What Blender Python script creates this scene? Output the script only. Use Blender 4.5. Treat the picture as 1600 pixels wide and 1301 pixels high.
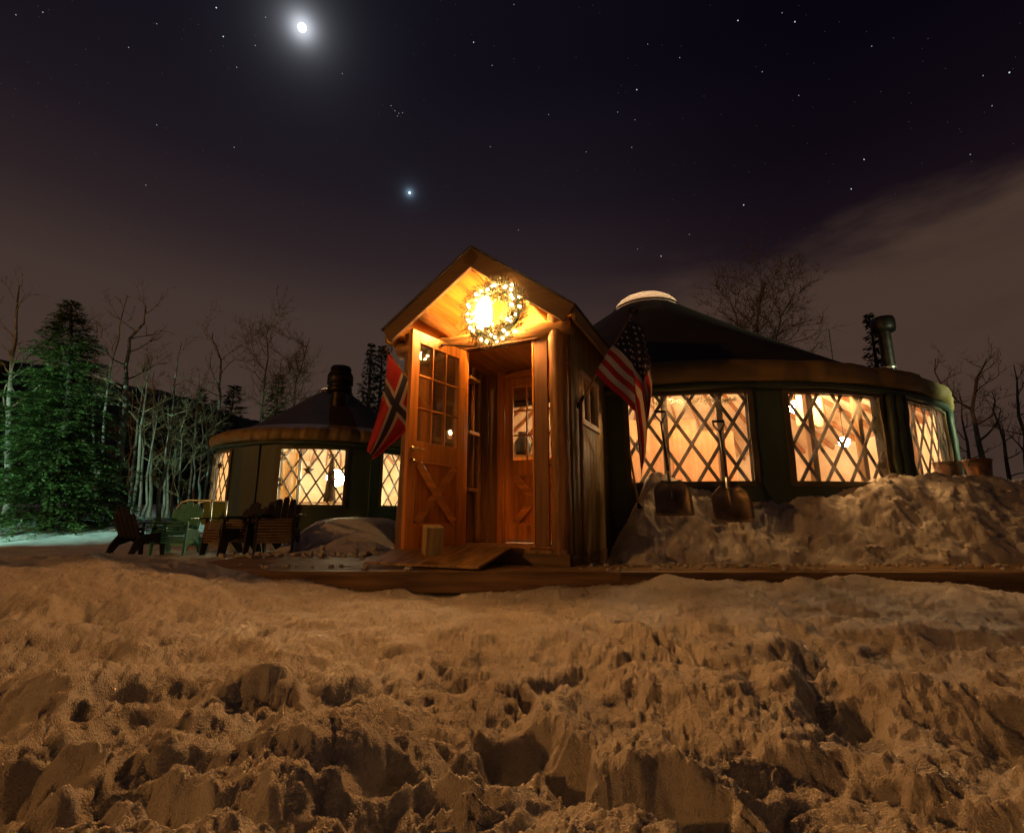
import bpy, math, random
import numpy as np
from mathutils import Vector, Matrix
R_ = math.radians
for o in list(bpy.data.objects):
    bpy.data.objects.remove(o)
SC = bpy.context.scene
COL = SC.collection

# ------------------------------------------------------------------ camera
F_PX, HZ, CAM_H = 780.0, 812.0, 0.42          # focal length in photo pixels, eye level row, eye height above the deck
TH = math.atan((HZ - 650.5) / F_PX)
SN, CS = math.sin(TH), math.cos(TH)
cam = bpy.data.cameras.new('camera')
cam.sensor_width = 36.0
cam.lens = 36.0 * F_PX / 1600.0
cam.clip_start = 0.05
cam.clip_end = 3000.0
cam_o = bpy.data.objects.new('camera', cam)
cam_o.location = (0, 0, CAM_H)
cam_o.rotation_euler = (R_(90) + TH, 0, 0)
COL.objects.link(cam_o)
SC.camera = cam_o


def ray(u, v):
    a, b = (u - 800) / F_PX, (650.5 - v) / F_PX
    return Vector((a, CS - b * SN, SN + b * CS))


def P(u, v, Y):
    """surveyed point: photo pixel at ground distance Y metres"""
    r = ray(u, v)
    r = r * (Y / r.y)
    return Vector((r.x, r.y, r.z + CAM_H))


# ------------------------------------------------------------------ world: night sky with thin cloud round the moon
MOON_DIR = ray(472, 43).normalized()
VENUS_DIR = ray(640, 301).normalized()
world = bpy.data.worlds.new('World')
SC.world = world
world.use_nodes = True
wt = world.node_tree
wt.nodes.clear()


def N(t, kind, **kw):
    n = t.nodes.new(kind)
    for k, v in kw.items():
        if k == 'inp':
            for kk, vv in v.items():
                n.inputs[kk].default_value = vv
        else:
            setattr(n, k, v)
    return n


def L(t, a, b):
    t.links.new(a, b)


def math_n(t, op, a, b=None, c=None, clamp=False):
    n = t.nodes.new('ShaderNodeMath')
    n.operation = op
    n.use_clamp = clamp
    for i, x in enumerate((a, b, c)):
        if x is None:
            continue
        if isinstance(x, (int, float)):
            n.inputs[i].default_value = x
        else:
            t.links.new(x, n.inputs[i])
    return n.outputs[0]


def ramp_n(t, fac, stops, interp='LINEAR'):
    n = t.nodes.new('ShaderNodeValToRGB')
    n.color_ramp.interpolation = interp
    e = n.color_ramp.elements
    while len(e) < len(stops):
        e.new(0.5)
    for i, (p, cc) in enumerate(stops):
        e[i].position = p
        e[i].color = (*cc, 1) if len(cc) == 3 else cc
    if fac is not None:
        t.links.new(fac, n.inputs[0])
    return n.outputs[0]


def mixc(t, fac, a, b, mode='MIX'):
    n = t.nodes.new('ShaderNodeMix')
    n.data_type = 'RGBA'
    n.blend_type = mode
    if isinstance(fac, (int, float)):
        n.inputs[0].default_value = fac
    else:
        t.links.new(fac, n.inputs[0])
    for i, x in ((6, a), (7, b)):
        if isinstance(x, (tuple, list)):
            n.inputs[i].default_value = (*x[:3], 1)
        else:
            t.links.new(x, n.inputs[i])
    return n.outputs[2]


geo = N(wt, 'ShaderNodeNewGeometry')
vdir = N(wt, 'ShaderNodeVectorMath', operation='SCALE', inp={'Scale': -1.0})
L(wt, geo.outputs['Incoming'], vdir.inputs[0])
D = vdir.outputs[0]
sep = N(wt, 'ShaderNodeSeparateXYZ')
L(wt, D, sep.inputs[0])
elev = math_n(wt, 'MAXIMUM', sep.outputs[2], 0.0)
base_sky = ramp_n(wt, elev, [(0.0, (0.080, 0.049, 0.035)), (0.36, (0.058, 0.036, 0.029)), (0.46, (0.029, 0.0180, 0.0200)),
                             (0.57, (0.0128, 0.0086, 0.0132)), (0.72, (0.0052, 0.0037, 0.0085)), (1.0, (0.003, 0.003, 0.006))])
# the glow of the valley towns lies to the left of the porch; the right-hand sky is darker
east = ramp_n(wt, sep.outputs[0], [(0.0, (0.90, 0.90, 0.92)), (0.50, (0.34, 0.28, 0.42))], 'EASE')
base_sky = mixc(wt, 1.0, base_sky, east, 'MULTIPLY')
south = ramp_n(wt, math_n(wt, 'MULTIPLY_ADD', sep.outputs[1], 0.5, 0.5), [(0.30, (0.30, 0.28, 0.32)), (0.75, (1, 1, 1))], 'EASE')
base_sky = mixc(wt, 1.0, base_sky, south, 'MULTIPLY')
# low streaky cloud lit by the valley lights, thicker to the right
mp = N(wt, 'ShaderNodeMapping', inp={'Scale': (1.6, 1.6, 6.0), 'Location': (3.1, 0.4, 0.0), 'Rotation': (0.0, R_(-14), 0.0)})
L(wt, D, mp.inputs[0])
nz = N(wt, 'ShaderNodeTexNoise', inp={'Scale': 1.5, 'Detail': 6.0, 'Roughness': 0.55})
L(wt, mp.outputs[0], nz.inputs['Vector'])
wisp = ramp_n(wt, nz.outputs[0], [(0.36, (0, 0, 0)), (0.66, (1, 1, 1))], 'EASE')
edge = math_n(wt, 'MULTIPLY_ADD', sep.outputs[0], 0.0, 0.462)                     # the bank's upper edge climbs to the right
edge = math_n(wt, 'ADD', edge, math_n(wt, 'MULTIPLY_ADD', nz.outputs[0], 0.20, -0.10))
under = ramp_n(wt, math_n(wt, 'SUBTRACT', edge, elev), [(0.0, (0, 0, 0)), (0.075, (1, 1, 1))], 'EASE')
rightw = ramp_n(wt, sep.outputs[0], [(0.10, (0.06, 0.06, 0.06)), (0.37, (1, 1, 1))], 'EASE')
clm = math_n(wt, 'MULTIPLY', math_n(wt, 'MULTIPLY', under, rightw), math_n(wt, 'MULTIPLY_ADD', wisp, 0.40, 0.60))
sky_c = mixc(wt, clm, base_sky, (0.062, 0.0365, 0.0265))


def glow(direction, a0, amp, power):
    dt = N(wt, 'ShaderNodeVectorMath', operation='DOT_PRODUCT')
    L(wt, D, dt.inputs[0])
    dt.inputs[1].default_value = direction
    ang = math_n(wt, 'ARCCOSINE', math_n(wt, 'MINIMUM', dt.outputs['Value'], 0.9999999))
    q = math_n(wt, 'POWER', math_n(wt, 'DIVIDE', ang, a0), power)
    return math_n(wt, 'DIVIDE', amp, math_n(wt, 'ADD', q, 1.0))


# the corona that thin cloud makes round the moon and the bright planet
g1 = mixc(wt, 1.0, (0.85, 0.9, 1.0), glow(MOON_DIR, 0.0155, 0.80, 2.8), 'MULTIPLY')
g2 = mixc(wt, 1.0, (0.80, 0.85, 1.0), glow(MOON_DIR, 0.075, 0.012, 2.1), 'MULTIPLY')
g3 = mixc(wt, 1.0, (0.45, 0.72, 1.0), glow(VENUS_DIR, 0.0052, 0.40, 2.6), 'MULTIPLY')
tot = mixc(wt, 1.0, mixc(wt, 1.0, mixc(wt, 1.0, sky_c, g1, 'ADD'), g2, 'ADD'), g3, 'ADD')
bg = N(wt, 'ShaderNodeBackground', inp={'Strength': 1.0})
L(wt, tot, bg.inputs[0])
wo = N(wt, 'ShaderNodeOutputWorld')
L(wt, bg.outputs[0], wo.inputs[0])

# ------------------------------------------------------------------ moonlight, yard lamps
def light(name, kind, loc, energy, color, size=0.1, aim=None, angle=None, blend=0.6):
    d = bpy.data.lights.new(name, kind)
    d.energy = energy
    d.color = color
    if kind == 'SUN':
        d.angle = R_(0.6)
    else:
        d.shadow_soft_size = size
    if kind == 'SPOT':
        d.spot_size = angle
        d.spot_blend = blend
    o = bpy.data.objects.new(name, d)
    o.location = loc
    if aim is not None:
        o.rotation_euler = (Vector(aim) - Vector(loc)).to_track_quat('-Z', 'Y').to_euler()
    COL.objects.link(o)
    return o


light('moonlight', 'SUN', (0, 0, 30), 0.035, (0.72, 0.82, 1.0), aim=-MOON_DIR + Vector((0, 0, 30)))
light('lodge_yard_lamp', 'POINT', (-19.0, -5.6, 5.6), 3000.0, (1.0, 0.39, 0.085), 0.2)     # lamp of the lodge left of the photographer
light('yard_lamp_west', 'SPOT', (-14.5, 5.4, 4.2), 3600.0, (0.45, 1.0, 0.80), 0.1, aim=(-12.2, 12.6, 1.0), angle=R_(66))    # mercury lamp left of the frame
light('yard_lamp_east', 'SPOT', (11.0, 3.4, 3.0), 2300.0, (0.85, 1.0, 0.55), 0.1, aim=(7.1, 8.5, 2.55), angle=R_(46), blend=0.6)       # lamp right of the frame

SC.render.engine = 'CYCLES'
SC.cycles.use_denoising = True
SC.cycles.max_bounces = 8
SC.cycles.diffuse_bounces = 4
SC.cycles.glossy_bounces = 3
SC.cycles.transmission_bounces = 6
SC.cycles.transparent_max_bounces = 12
SC.cycles.sample_clamp_indirect = 4.0
SC.cycles.caustics_reflective = False
SC.cycles.caustics_refractive = False
SC.view_settings.view_transform = 'Standard'
SC.view_settings.look = 'None'
SC.view_settings.exposure = 0.0
SC.view_settings.gamma = 1.0

# ------------------------------------------------------------------ materials
MATS = {}


def new_mat(name):
    m = bpy.data.materials.new(name)
    m.use_nodes = True
    t = m.node_tree
    return m, t, t.nodes['Principled BSDF'], t.nodes['Material Output']


def mat(name, col, rough=0.6, var=0.25, scale=(6, 6, 6), detail=5, bump=0.0, bscale=40.0, metal=0.0, rnd=0.0, spec=0.5, col2=None, vscale=1.0):
    """principled surface with noise variation, per-object random shade and fine bump"""
    if name in MATS:
        return MATS[name]
    m, t, b, out = new_mat(name)
    tc = N(t, 'ShaderNodeTexCoord')
    mp = N(t, 'ShaderNodeMapping', inp={'Scale': scale})
    L(t, tc.outputs['Object'], mp.inputs[0])
    oi = N(t, 'ShaderNodeObjectInfo')
    off = N(t, 'ShaderNodeVectorMath', operation='ADD')
    cx = N(t, 'ShaderNodeCombineXYZ')
    sh = math_n(t, 'MULTIPLY', oi.outputs['Random'], 31.0)
    for i in range(3):
        L(t, sh, cx.inputs[i])
    L(t, mp.outputs[0], off.inputs[0])
    L(t, cx.outputs[0], off.inputs[1])
    nz = N(t, 'ShaderNodeTexNoise', inp={'Scale': vscale, 'Detail': float(detail), 'Roughness': 0.6})
    L(t, off.outputs[0], nz.inputs['Vector'])
    c2 = col2 or tuple(max(0, c * (1 - var * 1.6)) for c in col)
    c1 = tuple(min(1, c * (1 + var)) for c in col)
    cc = ramp_n(t, nz.outputs[0], [(0.3, c2), (0.7, c1)])
    if rnd:
        k = math_n(t, 'MULTIPLY_ADD', oi.outputs['Random'], 2 * rnd, 1 - rnd)
        kk = N(t, 'ShaderNodeCombineXYZ')
        for i in range(3):
            L(t, k, kk.inputs[i])
        cc = mixc(t, 1.0, cc, kk.outputs[0], 'MULTIPLY')
    L(t, cc, b.inputs['Base Color'])
    b.inputs['Roughness'].default_value = rough
    b.inputs['Metallic'].default_value = metal
    b.inputs['Specular IOR Level'].default_value = spec
    if bump:
        n2 = N(t, 'ShaderNodeTexNoise', inp={'Scale': bscale, 'Detail': 4.0})
        L(t, off.outputs[0], n2.inputs['Vector'])
        bp = N(t, 'ShaderNodeBump', inp={'Strength': bump, 'Distance': 0.01})
        L(t, n2.outputs[0], bp.inputs['Height'])
        L(t, bp.outputs[0], b.inputs['Normal'])
    MATS[name] = m
    return m


def wood(name, col, axis, rough=0.5, var=0.45, rnd=0.14, bump=0.25, col2=None):
    s = [16, 16, 16]
    s['xyz'.index(axis)] = 1.1
    return mat(name, col, rough, var, tuple(s), 6, bump, 4.0, rnd=rnd, col2=col2)


def emit(name, col, strength, sample=True):
    m, t, b, out = new_mat(name)
    t.nodes.remove(b)
    e = N(t, 'ShaderNodeEmission', inp={'Strength': strength, 'Color': (*col, 1)})
    L(t, e.outputs[0], out.inputs[0])
    if not sample:
        m.cycles.emission_sampling = 'NONE'
    return m


def pane_mat(name, tint=(1, 1, 1), gloss=0.09, rough=0.06, wrinkle=0.0, wscale=(4, 4, 1)):
    """clear pane: sees through, with a reflecting skin"""
    m, t, b, out = new_mat(name)
    t.nodes.remove(b)
    tr = N(t, 'ShaderNodeBsdfTransparent', inp={'Color': (*tint, 1)})
    gl = N(t, 'ShaderNodeBsdfGlossy', inp={'Roughness': rough, 'Color': (1, 1, 1, 1)})
    mx = N(t, 'ShaderNodeMixShader')
    fr = N(t, 'ShaderNodeFresnel', inp={'IOR': 1.45})
    L(t, math_n(t, 'MULTIPLY_ADD', fr.outputs[0], 0.6, gloss * 0.4), mx.inputs[0])
    L(t, tr.outputs[0], mx.inputs[1])
    L(t, gl.outputs[0], mx.inputs[2])
    last = mx.outputs[0]
    if wrinkle:                                     # cloudy vinyl scatters a little of the light behind it
        tl = N(t, 'ShaderNodeBsdfTranslucent', inp={'Color': (0.9, 0.86, 0.78, 1)})
        m2 = N(t, 'ShaderNodeMixShader')
        tcx = N(t, 'ShaderNodeTexCoord')
        nf = N(t, 'ShaderNodeTexNoise', inp={'Scale': 2.6, 'Detail': 5.0, 'Roughness': 0.6})
        L(t, tcx.outputs['Object'], nf.inputs['Vector'])
        fog = ramp_n(t, nf.outputs[0], [(0.38, (0.02, 0.02, 0.02)), (0.68, (0.15, 0.15, 0.15))])      # patches of condensation
        L(t, fog, m2.inputs[0])
        L(t, last, m2.inputs[1])
        L(t, tl.outputs[0], m2.inputs[2])
        last = m2.outputs[0]
    L(t, last, out.inputs[0])
    if wrinkle:
        tc = N(t, 'ShaderNodeTexCoord')
        mp = N(t, 'ShaderNodeMapping', inp={'Scale': wscale})
        L(t, tc.outputs['Object'], mp.inputs[0])
        n2 = N(t, 'ShaderNodeTexNoise', inp={'Scale': 3.0, 'Detail': 2.0})
        L(t, mp.outputs[0], n2.inputs['Vector'])
        bp = N(t, 'ShaderNodeBump', inp={'Strength': wrinkle, 'Distance': 0.05})
        L(t, n2.outputs[0], bp.inputs['Height'])
        L(t, bp.outputs[0], gl.inputs['Normal'])
        L(t, bp.outputs[0], fr.inputs['Normal'])
    return m


def snow_mat():
    m, t, b, out = new_mat('snow')
    tc = N(t, 'ShaderNodeTexCoord')
    n1 = N(t, 'ShaderNodeTexNoise', inp={'Scale': 3.0, 'Detail': 8.0, 'Roughness': 0.65})
    n2 = N(t, 'ShaderNodeTexNoise', inp={'Scale': 55.0, 'Detail': 5.0, 'Roughness': 0.7})
    n3 = N(t, 'ShaderNodeTexNoise', inp={'Scale': 260.0, 'Detail': 3.0, 'Roughness': 0.7})
    vo = N(t, 'ShaderNodeTexVoronoi', inp={'Scale': 210.0})
    n4 = N(t, 'ShaderNodeTexNoise', inp={'Scale': 1.7, 'Detail': 3.0})
    for n in (n1, n2, n3, vo, n4):
        L(t, tc.outputs['Object'], n.inputs['Vector'])
    cc = ramp_n(t, n1.outputs[0], [(0.28, (0.60, 0.575, 0.55)), (0.62, (0.84, 0.84, 0.84))])   # old trodden snow, grey with grit
    gr = ramp_n(t, n2.outputs[0], [(0.30, (0.70, 0.68, 0.65)), (0.48, (1, 1, 1))])
    L(t, mixc(t, 1.0, cc, gr, 'MULTIPLY'), b.inputs['Base Color'])
    # icy grains: a few crystals are smooth
    cry = math_n(t, 'GREATER_THAN', N(t, 'ShaderNodeSeparateColor').outputs[0], 2.0)
    sepc = N(t, 'ShaderNodeSeparateColor')
    L(t, vo.outputs['Color'], sepc.inputs[0])
    ice = math_n(t, 'MULTIPLY', math_n(t, 'GREATER_THAN', sepc.outputs[0], 0.88), math_n(t, 'GREATER_THAN', n4.outputs[0], 0.46))
    L(t, math_n(t, 'MULTIPLY_ADD', ice, -0.53, 0.62), b.inputs['Roughness'])
    b.inputs['Specular IOR Level'].default_value = 0.45
    h = math_n(t, 'ADD', math_n(t, 'MULTIPLY', n2.outputs[0], 1.0), math_n(t, 'MULTIPLY', n3.outputs[0], 0.45))
    h = math_n(t, 'ADD', h, math_n(t, 'MULTIPLY', vo.outputs['Distance'], 0.35))
    bp = N(t, 'ShaderNodeBump', inp={'Strength': 1.0, 'Distance': 0.013})
    L(t, h, bp.inputs['Height'])
    L(t, bp.outputs[0], b.inputs['Normal'])
    return m


SNOW = snow_mat()
M_DECK = wood('deck_wood', (0.30, 0.19, 0.085), 'x', 0.75, 0.5)
M_RIM = wood('deck_rim_wood', (0.20, 0.125, 0.06), 'x', 0.6, 0.5)
M_PLY = wood('ramp_plywood', (0.42, 0.26, 0.10), 'y', 0.42, 0.45)
M_DOOR = wood('varnished_fir', (0.74, 0.285, 0.048), 'z', 0.30, 0.30, rnd=0.08, bump=0.1)
M_DOORX = wood('varnished_fir_across', (0.76, 0.295, 0.050), 'x', 0.30, 0.30, rnd=0.08, bump=0.1)
M_PANEL = wood('door_panel_wood', (0.62, 0.215, 0.036), 'z', 0.35, 0.35, bump=0.1)
M_BOARD = wood('porch_board', (0.24, 0.11, 0.034), 'z', 0.55, 0.3)
M_SIDE = wood('side_board', (0.22, 0.165, 0.065), 'z', 0.6, 0.25)
M_LOG = wood('peeled_log', (0.30, 0.15, 0.048), 'z', 0.5, 0.5, bump=0.5)
M_LOGX = wood('peeled_log_x', (0.50, 0.27, 0.09), 'x', 0.5, 0.5, bump=0.5)
M_LOGY = wood('peeled_log_y', (0.50, 0.27, 0.09), 'y', 0.5, 0.5, bump=0.5)
M_SOFFIT = wood('soffit_plywood', (0.74, 0.38, 0.085), 'y', 0.45, 0.3, rnd=0.05, bump=0.1)
M_GABLE = wood('gable_board', (0.62, 0.34, 0.10), 'z', 0.5, 0.35)
M_FASCIA = wood('fascia_board', (0.13, 0.068, 0.024), 'x', 0.6, 0.16, rnd=0.02)
M_FASCIAY = wood('eave_board', (0.28, 0.19, 0.07), 'y', 0.6, 0.3, rnd=0.02)
M_TRIM = mat('pale_trim', (0.62, 0.50, 0.36), 0.5, 0.1)
M_ROOFING = mat('porch_roofing', (0.05, 0.045, 0.04), 0.8, 0.3, bump=0.5)
M_GLASS = pane_mat('door_glass', (0.96, 0.97, 0.95), 0.12, 0.02)
M_VINYL = pane_mat('window_vinyl', (0.97, 0.96, 0.93), 0.03, 0.10, 0.35, (5.0, 5.0, 0.55))
M_BRASS = mat('brass', (0.62, 0.44, 0.18), 0.25, 0.1, metal=1.0)
M_IRON = mat('dark_iron', (0.035, 0.032, 0.03), 0.45, 0.2, metal=0.6)
M_STEEL = mat('stove_steel', (0.045, 0.038, 0.034), 0.45, 0.3, metal=0.8, bump=0.1)
M_GREENFAB = mat('green_canvas', (0.055, 0.088, 0.064), 0.55, 0.25, (2, 2, 0.6), bump=0.25, bscale=9)
M_TAN = mat('tan_canvas', (0.26, 0.185, 0.070), 0.55, 0.18, (2, 2, 2), bump=0.25, bscale=6)
M_ROOFFAB = mat('roof_canvas', (0.050, 0.038, 0.036), 0.65, 0.25, (1.5, 1.5, 1.5), bump=0.2, bscale=7)
M_LINER = mat('cream_liner', (0.78, 0.66, 0.50), 0.8, 0.10, (0.9, 0.9, 0.9), 4, col2=(0.46, 0.29, 0.15))
M_LATT = mat('lattice_wood', (0.045, 0.025, 0.012), 0.6, 0.3, (10, 10, 10))
M_RAFT = wood('rafter_wood', (0.32, 0.13, 0.045), 'x', 0.5, 0.3)
M_FRAMEFAB = mat('window_flap_edge', (0.12, 0.10, 0.055), 0.6, 0.2, bump=0.2)
M_FLOOR = wood('plank_floor', (0.34, 0.20, 0.09), 'x', 0.5, 0.3)


def dome_mat():
    m, t, b, out = new_mat('skylight_acrylic')
    t.nodes.remove(b)
    a = N(t, 'ShaderNodeBsdfTranslucent', inp={'Color': (0.72, 0.68, 0.64, 1)})
    d = N(t, 'ShaderNodeBsdfPrincipled', inp={'Base Color': (0.72, 0.68, 0.64, 1), 'Roughness': 0.25})
    mx = N(t, 'ShaderNodeMixShader', inp={'Fac': 0.45})
    L(t, a.outputs[0], mx.inputs[1])
    L(t, d.outputs[0], mx.inputs[2])
    L(t, mx.outputs[0], out.inputs[0])
    return m


M_DOME = dome_mat()
M_ASPEN = mat('aspen_bark', (0.27, 0.245, 0.185), 0.8, 0.45, (9, 9, 3), bump=0.3, rnd=0.3)
M_TWIG = mat('aspen_twig', (0.32, 0.26, 0.14), 0.8, 0.3, (9, 9, 3), rnd=0.3)
M_BARK = mat('fir_bark', (0.07, 0.05, 0.035), 0.9, 0.3, bump=0.4)


def leaf_mat(name, col):
    m, t, b, out = new_mat(name)
    g = N(t, 'ShaderNodeNewGeometry')
    tc = N(t, 'ShaderNodeTexCoord')
    nz = N(t, 'ShaderNodeTexNoise', inp={'Scale': 2.2, 'Detail': 3.0})
    L(t, tc.outputs['Object'], nz.inputs['Vector'])
    f = math_n(t, 'ADD', math_n(t, 'MULTIPLY', g.outputs['Random Per Island'], 0.6), math_n(t, 'MULTIPLY', nz.outputs[0], 0.6))
    cc = ramp_n(t, f, [(0.2, tuple(x * 0.45 for x in col)), (0.9, tuple(x * 1.5 for x in col))])
    L(t, cc, b.inputs['Base Color'])
    b.inputs['Roughness'].default_value = 0.6
    return m


M_FIR = leaf_mat('fir_needles', (0.085, 0.135, 0.030))
M_SPRUCE = leaf_mat('dark_spruce_needles', (0.018, 0.026, 0.016))
M_WREATH = leaf_mat('wreath_needles', (0.060, 0.075, 0.030))


# ------------------------------------------------------------------ mesh helpers
class MB:
    def __init__(s):
        s.v, s.f, s.m = [], [], []

    def add(s, verts, faces, mi=0):
        n = len(s.v)
        s.v += [tuple(p) for p in verts]
        s.f += [tuple(i + n for i in q) for q in faces]
        s.m += [mi] * len(faces)
        return s

    def box(s, c, size, rot=None, mi=0):
        hx, hy, hz = (x / 2 for x in size)
        vs = [Vector((x, y, z)) for x in (-hx, hx) for y in (-hy, hy) for z in (-hz, hz)]
        if rot is not None:
            vs = [rot @ q for q in vs]
        c = Vector(c)
        return s.add([q + c for q in vs], [(0, 1, 3, 2), (4, 6, 7, 5), (0, 4, 5, 1), (2, 3, 7, 6), (0, 2, 6, 4), (1, 5, 7, 3)], mi)

    def beam(s, p0, p1, w, h, up=(0, 0, 1), mi=0):
        p0, p1 = Vector(p0), Vector(p1)
        d = p1 - p0
        x = d.normalized()
        y = Vector(up).cross(x)
        if y.length < 1e-4:
            y = Vector((0, 1, 0)).cross(x)
        y.normalize()
        z = x.cross(y)
        m = Matrix((x, y, z)).transposed()
        return s.box((p0 + p1) / 2, (d.length, w, h), m, mi)

    def tube(s, pts, rad, n=8, cap=True, jit=0.0, rng=None, mi=0):
        pts = [Vector(p) for p in pts]
        k = len(pts)
        if isinstance(rad, (int, float)):
            rad = [rad] * k
        vs, fs = [], []
        a = None
        for i, p in enumerate(pts):
            t = (pts[min(i + 1, k - 1)] - pts[max(i - 1, 0)]).normalized()
            if a is None:
                a = t.orthogonal().normalized()
            else:
                a = (a - t * a.dot(t))
                a = a.normalized() if a.length > 1e-6 else t.orthogonal().normalized()
            b = t.cross(a)
            for j in range(n):
                an = 2 * math.pi * j / n
                r = rad[i] * (1 + (rng.uniform(-jit, jit) if jit else 0))
                vs.append(p + (a * math.cos(an) + b * math.sin(an)) * r)
        for i in range(k - 1):
            for j in range(n):
                q = (j + 1) % n
                fs.append((i * n + j, i * n + q, (i + 1) * n + q, (i + 1) * n + j))
        if cap:
            fs.append(tuple(range(n - 1, -1, -1)))
            fs.append(tuple((k - 1) * n + j for j in range(n)))
        return s.add(vs, fs, mi)

    def lathe(s, prof, n=24, c=(0, 0, 0), mi=0, a0=0.0, a1=2 * math.pi):
        c = Vector(c)
        full = abs(a1 - a0 - 2 * math.pi) < 1e-6
        m = n if full else n + 1
        vs, fs = [], []
        for r, z in prof:
            for j in range(m):
                an = a0 + (a1 - a0) * j / n
                vs.append(c + Vector((r * math.sin(an), -r * math.cos(an), z)))
        for i in range(len(prof) - 1):
            for j in range(n):
                q = (j + 1) % m
                fs.append((i * m + j, i * m + q, (i + 1) * m + q, (i + 1) * m + j))
        return s.add(vs, fs, mi)

    def prism(s, poly, axis, a, b, mi=0):
        """poly = list of 2-D points in the two other axes (x,z for axis y), extruded a..b"""
        def v3(p, w):
            return {'y': (p[0], w, p[1]), 'x': (w, p[0], p[1]), 'z': (p[0], p[1], w)}[axis]
        n = len(poly)
        vs = [v3(p, a) for p in poly] + [v3(p, b) for p in poly]
        fs = [tuple(range(n)), tuple(range(2 * n - 1, n - 1, -1))]
        fs += [(i, i + n, (i + 1) % n + n, (i + 1) % n) for i in range(n)]
        return s.add(vs, fs, mi)

    def sphere(s, c, r, nu=10, nv=6, sq=(1, 1, 1), mi=0):
        c = Vector(c)
        vs = [c + Vector((0, 0, r * sq[2]))]
        for i in range(1, nv):
            for j in range(nu):
                th, ph = math.pi * i / nv, 2 * math.pi * j / nu
                vs.append(c + Vector((r * sq[0] * math.sin(th) * math.cos(ph), r * sq[1] * math.sin(th) * math.sin(ph), r * sq[2] * math.cos(th))))
        vs.append(c - Vector((0, 0, r * sq[2])))
        fs = [(0, 1 + j, 1 + (j + 1) % nu) for j in range(nu)]
        for i in range(nv - 2):
            for j in range(nu):
                q = (j + 1) % nu
                fs.append((1 + i * nu + j, 1 + (i + 1) * nu + j, 1 + (i + 1) * nu + q, 1 + i * nu + q))
        e = len(vs) - 1
        k = 1 + (nv - 2) * nu
        fs += [(e, k + (j + 1) % nu, k + j) for j in range(nu)]
        return s.add(vs, fs, mi)

    def mesh(s, name, mats, smooth=False):
        me = bpy.data.meshes.new(name)
        me.from_pydata(s.v, [], s.f)
        for m in (mats if isinstance(mats, (list, tuple)) else [mats]):
            me.materials.append(m)
        if any(s.m):
            me.polygons.foreach_set('material_index', s.m)
        if smooth:
            me.shade_smooth()
        me.update()
        return me

    def build(s, name, mats, parent=None, smooth=False, bevel=0.0):
        return link(name, s.mesh(name, mats, smooth), parent, bevel)


def link(name, me, parent=None, bevel=0.0):
    o = bpy.data.objects.new(name, me)
    COL.objects.link(o)
    if parent is not None:
        o.parent = parent
    if bevel:
        b = o.modifiers.new('bevel', 'BEVEL')
        b.width = bevel
        b.segments = 2
        b.limit_method = 'ANGLE'
    return o


def tag(o, label=None, cat=None, group=None, kind=None):
    if label:
        o['label'] = label
    if cat:
        o['category'] = cat
    if group:
        o['group'] = group
    if kind:
        o['kind'] = kind
    return o


def thing(name, label, cat, loc=(0, 0, 0), rz=0.0, group=None):
    o = bpy.data.objects.new(name, None)
    o.empty_display_size = 0.2
    COL.objects.link(o)
    o.location = loc
    o.rotation_euler = (0, 0, rz)
    return tag(o, label, cat, group)


def copy_tree(o, parent=None):
    c = o.copy()
    COL.objects.link(c)
    c.parent = parent
    for ch in list(o.children):
        copy_tree(ch, c)
    return c


# ------------------------------------------------------------------ numpy noise
def _hash(ix, iy, seed):
    h = (ix.astype(np.int64) * 374761393 + iy.astype(np.int64) * 668265263 + seed * 982451653) & 0x7fffffff
    h = ((h ^ (h >> 13)) * 1274126177) & 0x7fffffff
    return (h ^ (h >> 16)) & 0x7fffffff


def perlin(x, y, seed=0):
    x0, y0 = np.floor(x), np.floor(y)
    fx, fy = x - x0, y - y0
    ux, uy = fx * fx * fx * (fx * (fx * 6 - 15) + 10), fy * fy * fy * (fy * (fy * 6 - 15) + 10)
    r = 0

    def g(ox, oy):
        a = _hash(x0 + ox, y0 + oy, seed) * (2 * math.pi / 0x7fffffff)
        return np.cos(a) * (fx - ox) + np.sin(a) * (fy - oy)
    a = g(0, 0) * (1 - ux) + g(1, 0) * ux
    b = g(0, 1) * (1 - ux) + g(1, 1) * ux
    return (a * (1 - uy) + b * uy) * 1.5


def fbm(x, y, oct=4, seed=0, gain=0.5):
    s, a = 0, 1.0
    for i in range(oct):
        s = s + a * perlin(x * 2 ** i, y * 2 ** i, seed + i * 17)
        a *= gain
    return s


def sst(a, b, x):
    t = np.clip((x - a) / (b - a), 0, 1)
    return t * t * (3 - 2 * t)


# ------------------------------------------------------------------ snow ground
RYC, RYR = (3.03, 10.57), 4.74      # big yurt
LYC, LYR = (-4.71, 12.94), 2.60     # small yurt
PORCH_C, PORCH_R = (-0.363, 5.202), R_(24.5)
PEX = (math.cos(PORCH_R), -math.sin(PORCH_R))
PEY = (math.sin(PORCH_R), math.cos(PORCH_R))


def deck_front(x):
    return 4.36 - 0.012 * x + 0.03 * np.clip(-x - 1.0, 0, 5)


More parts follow.
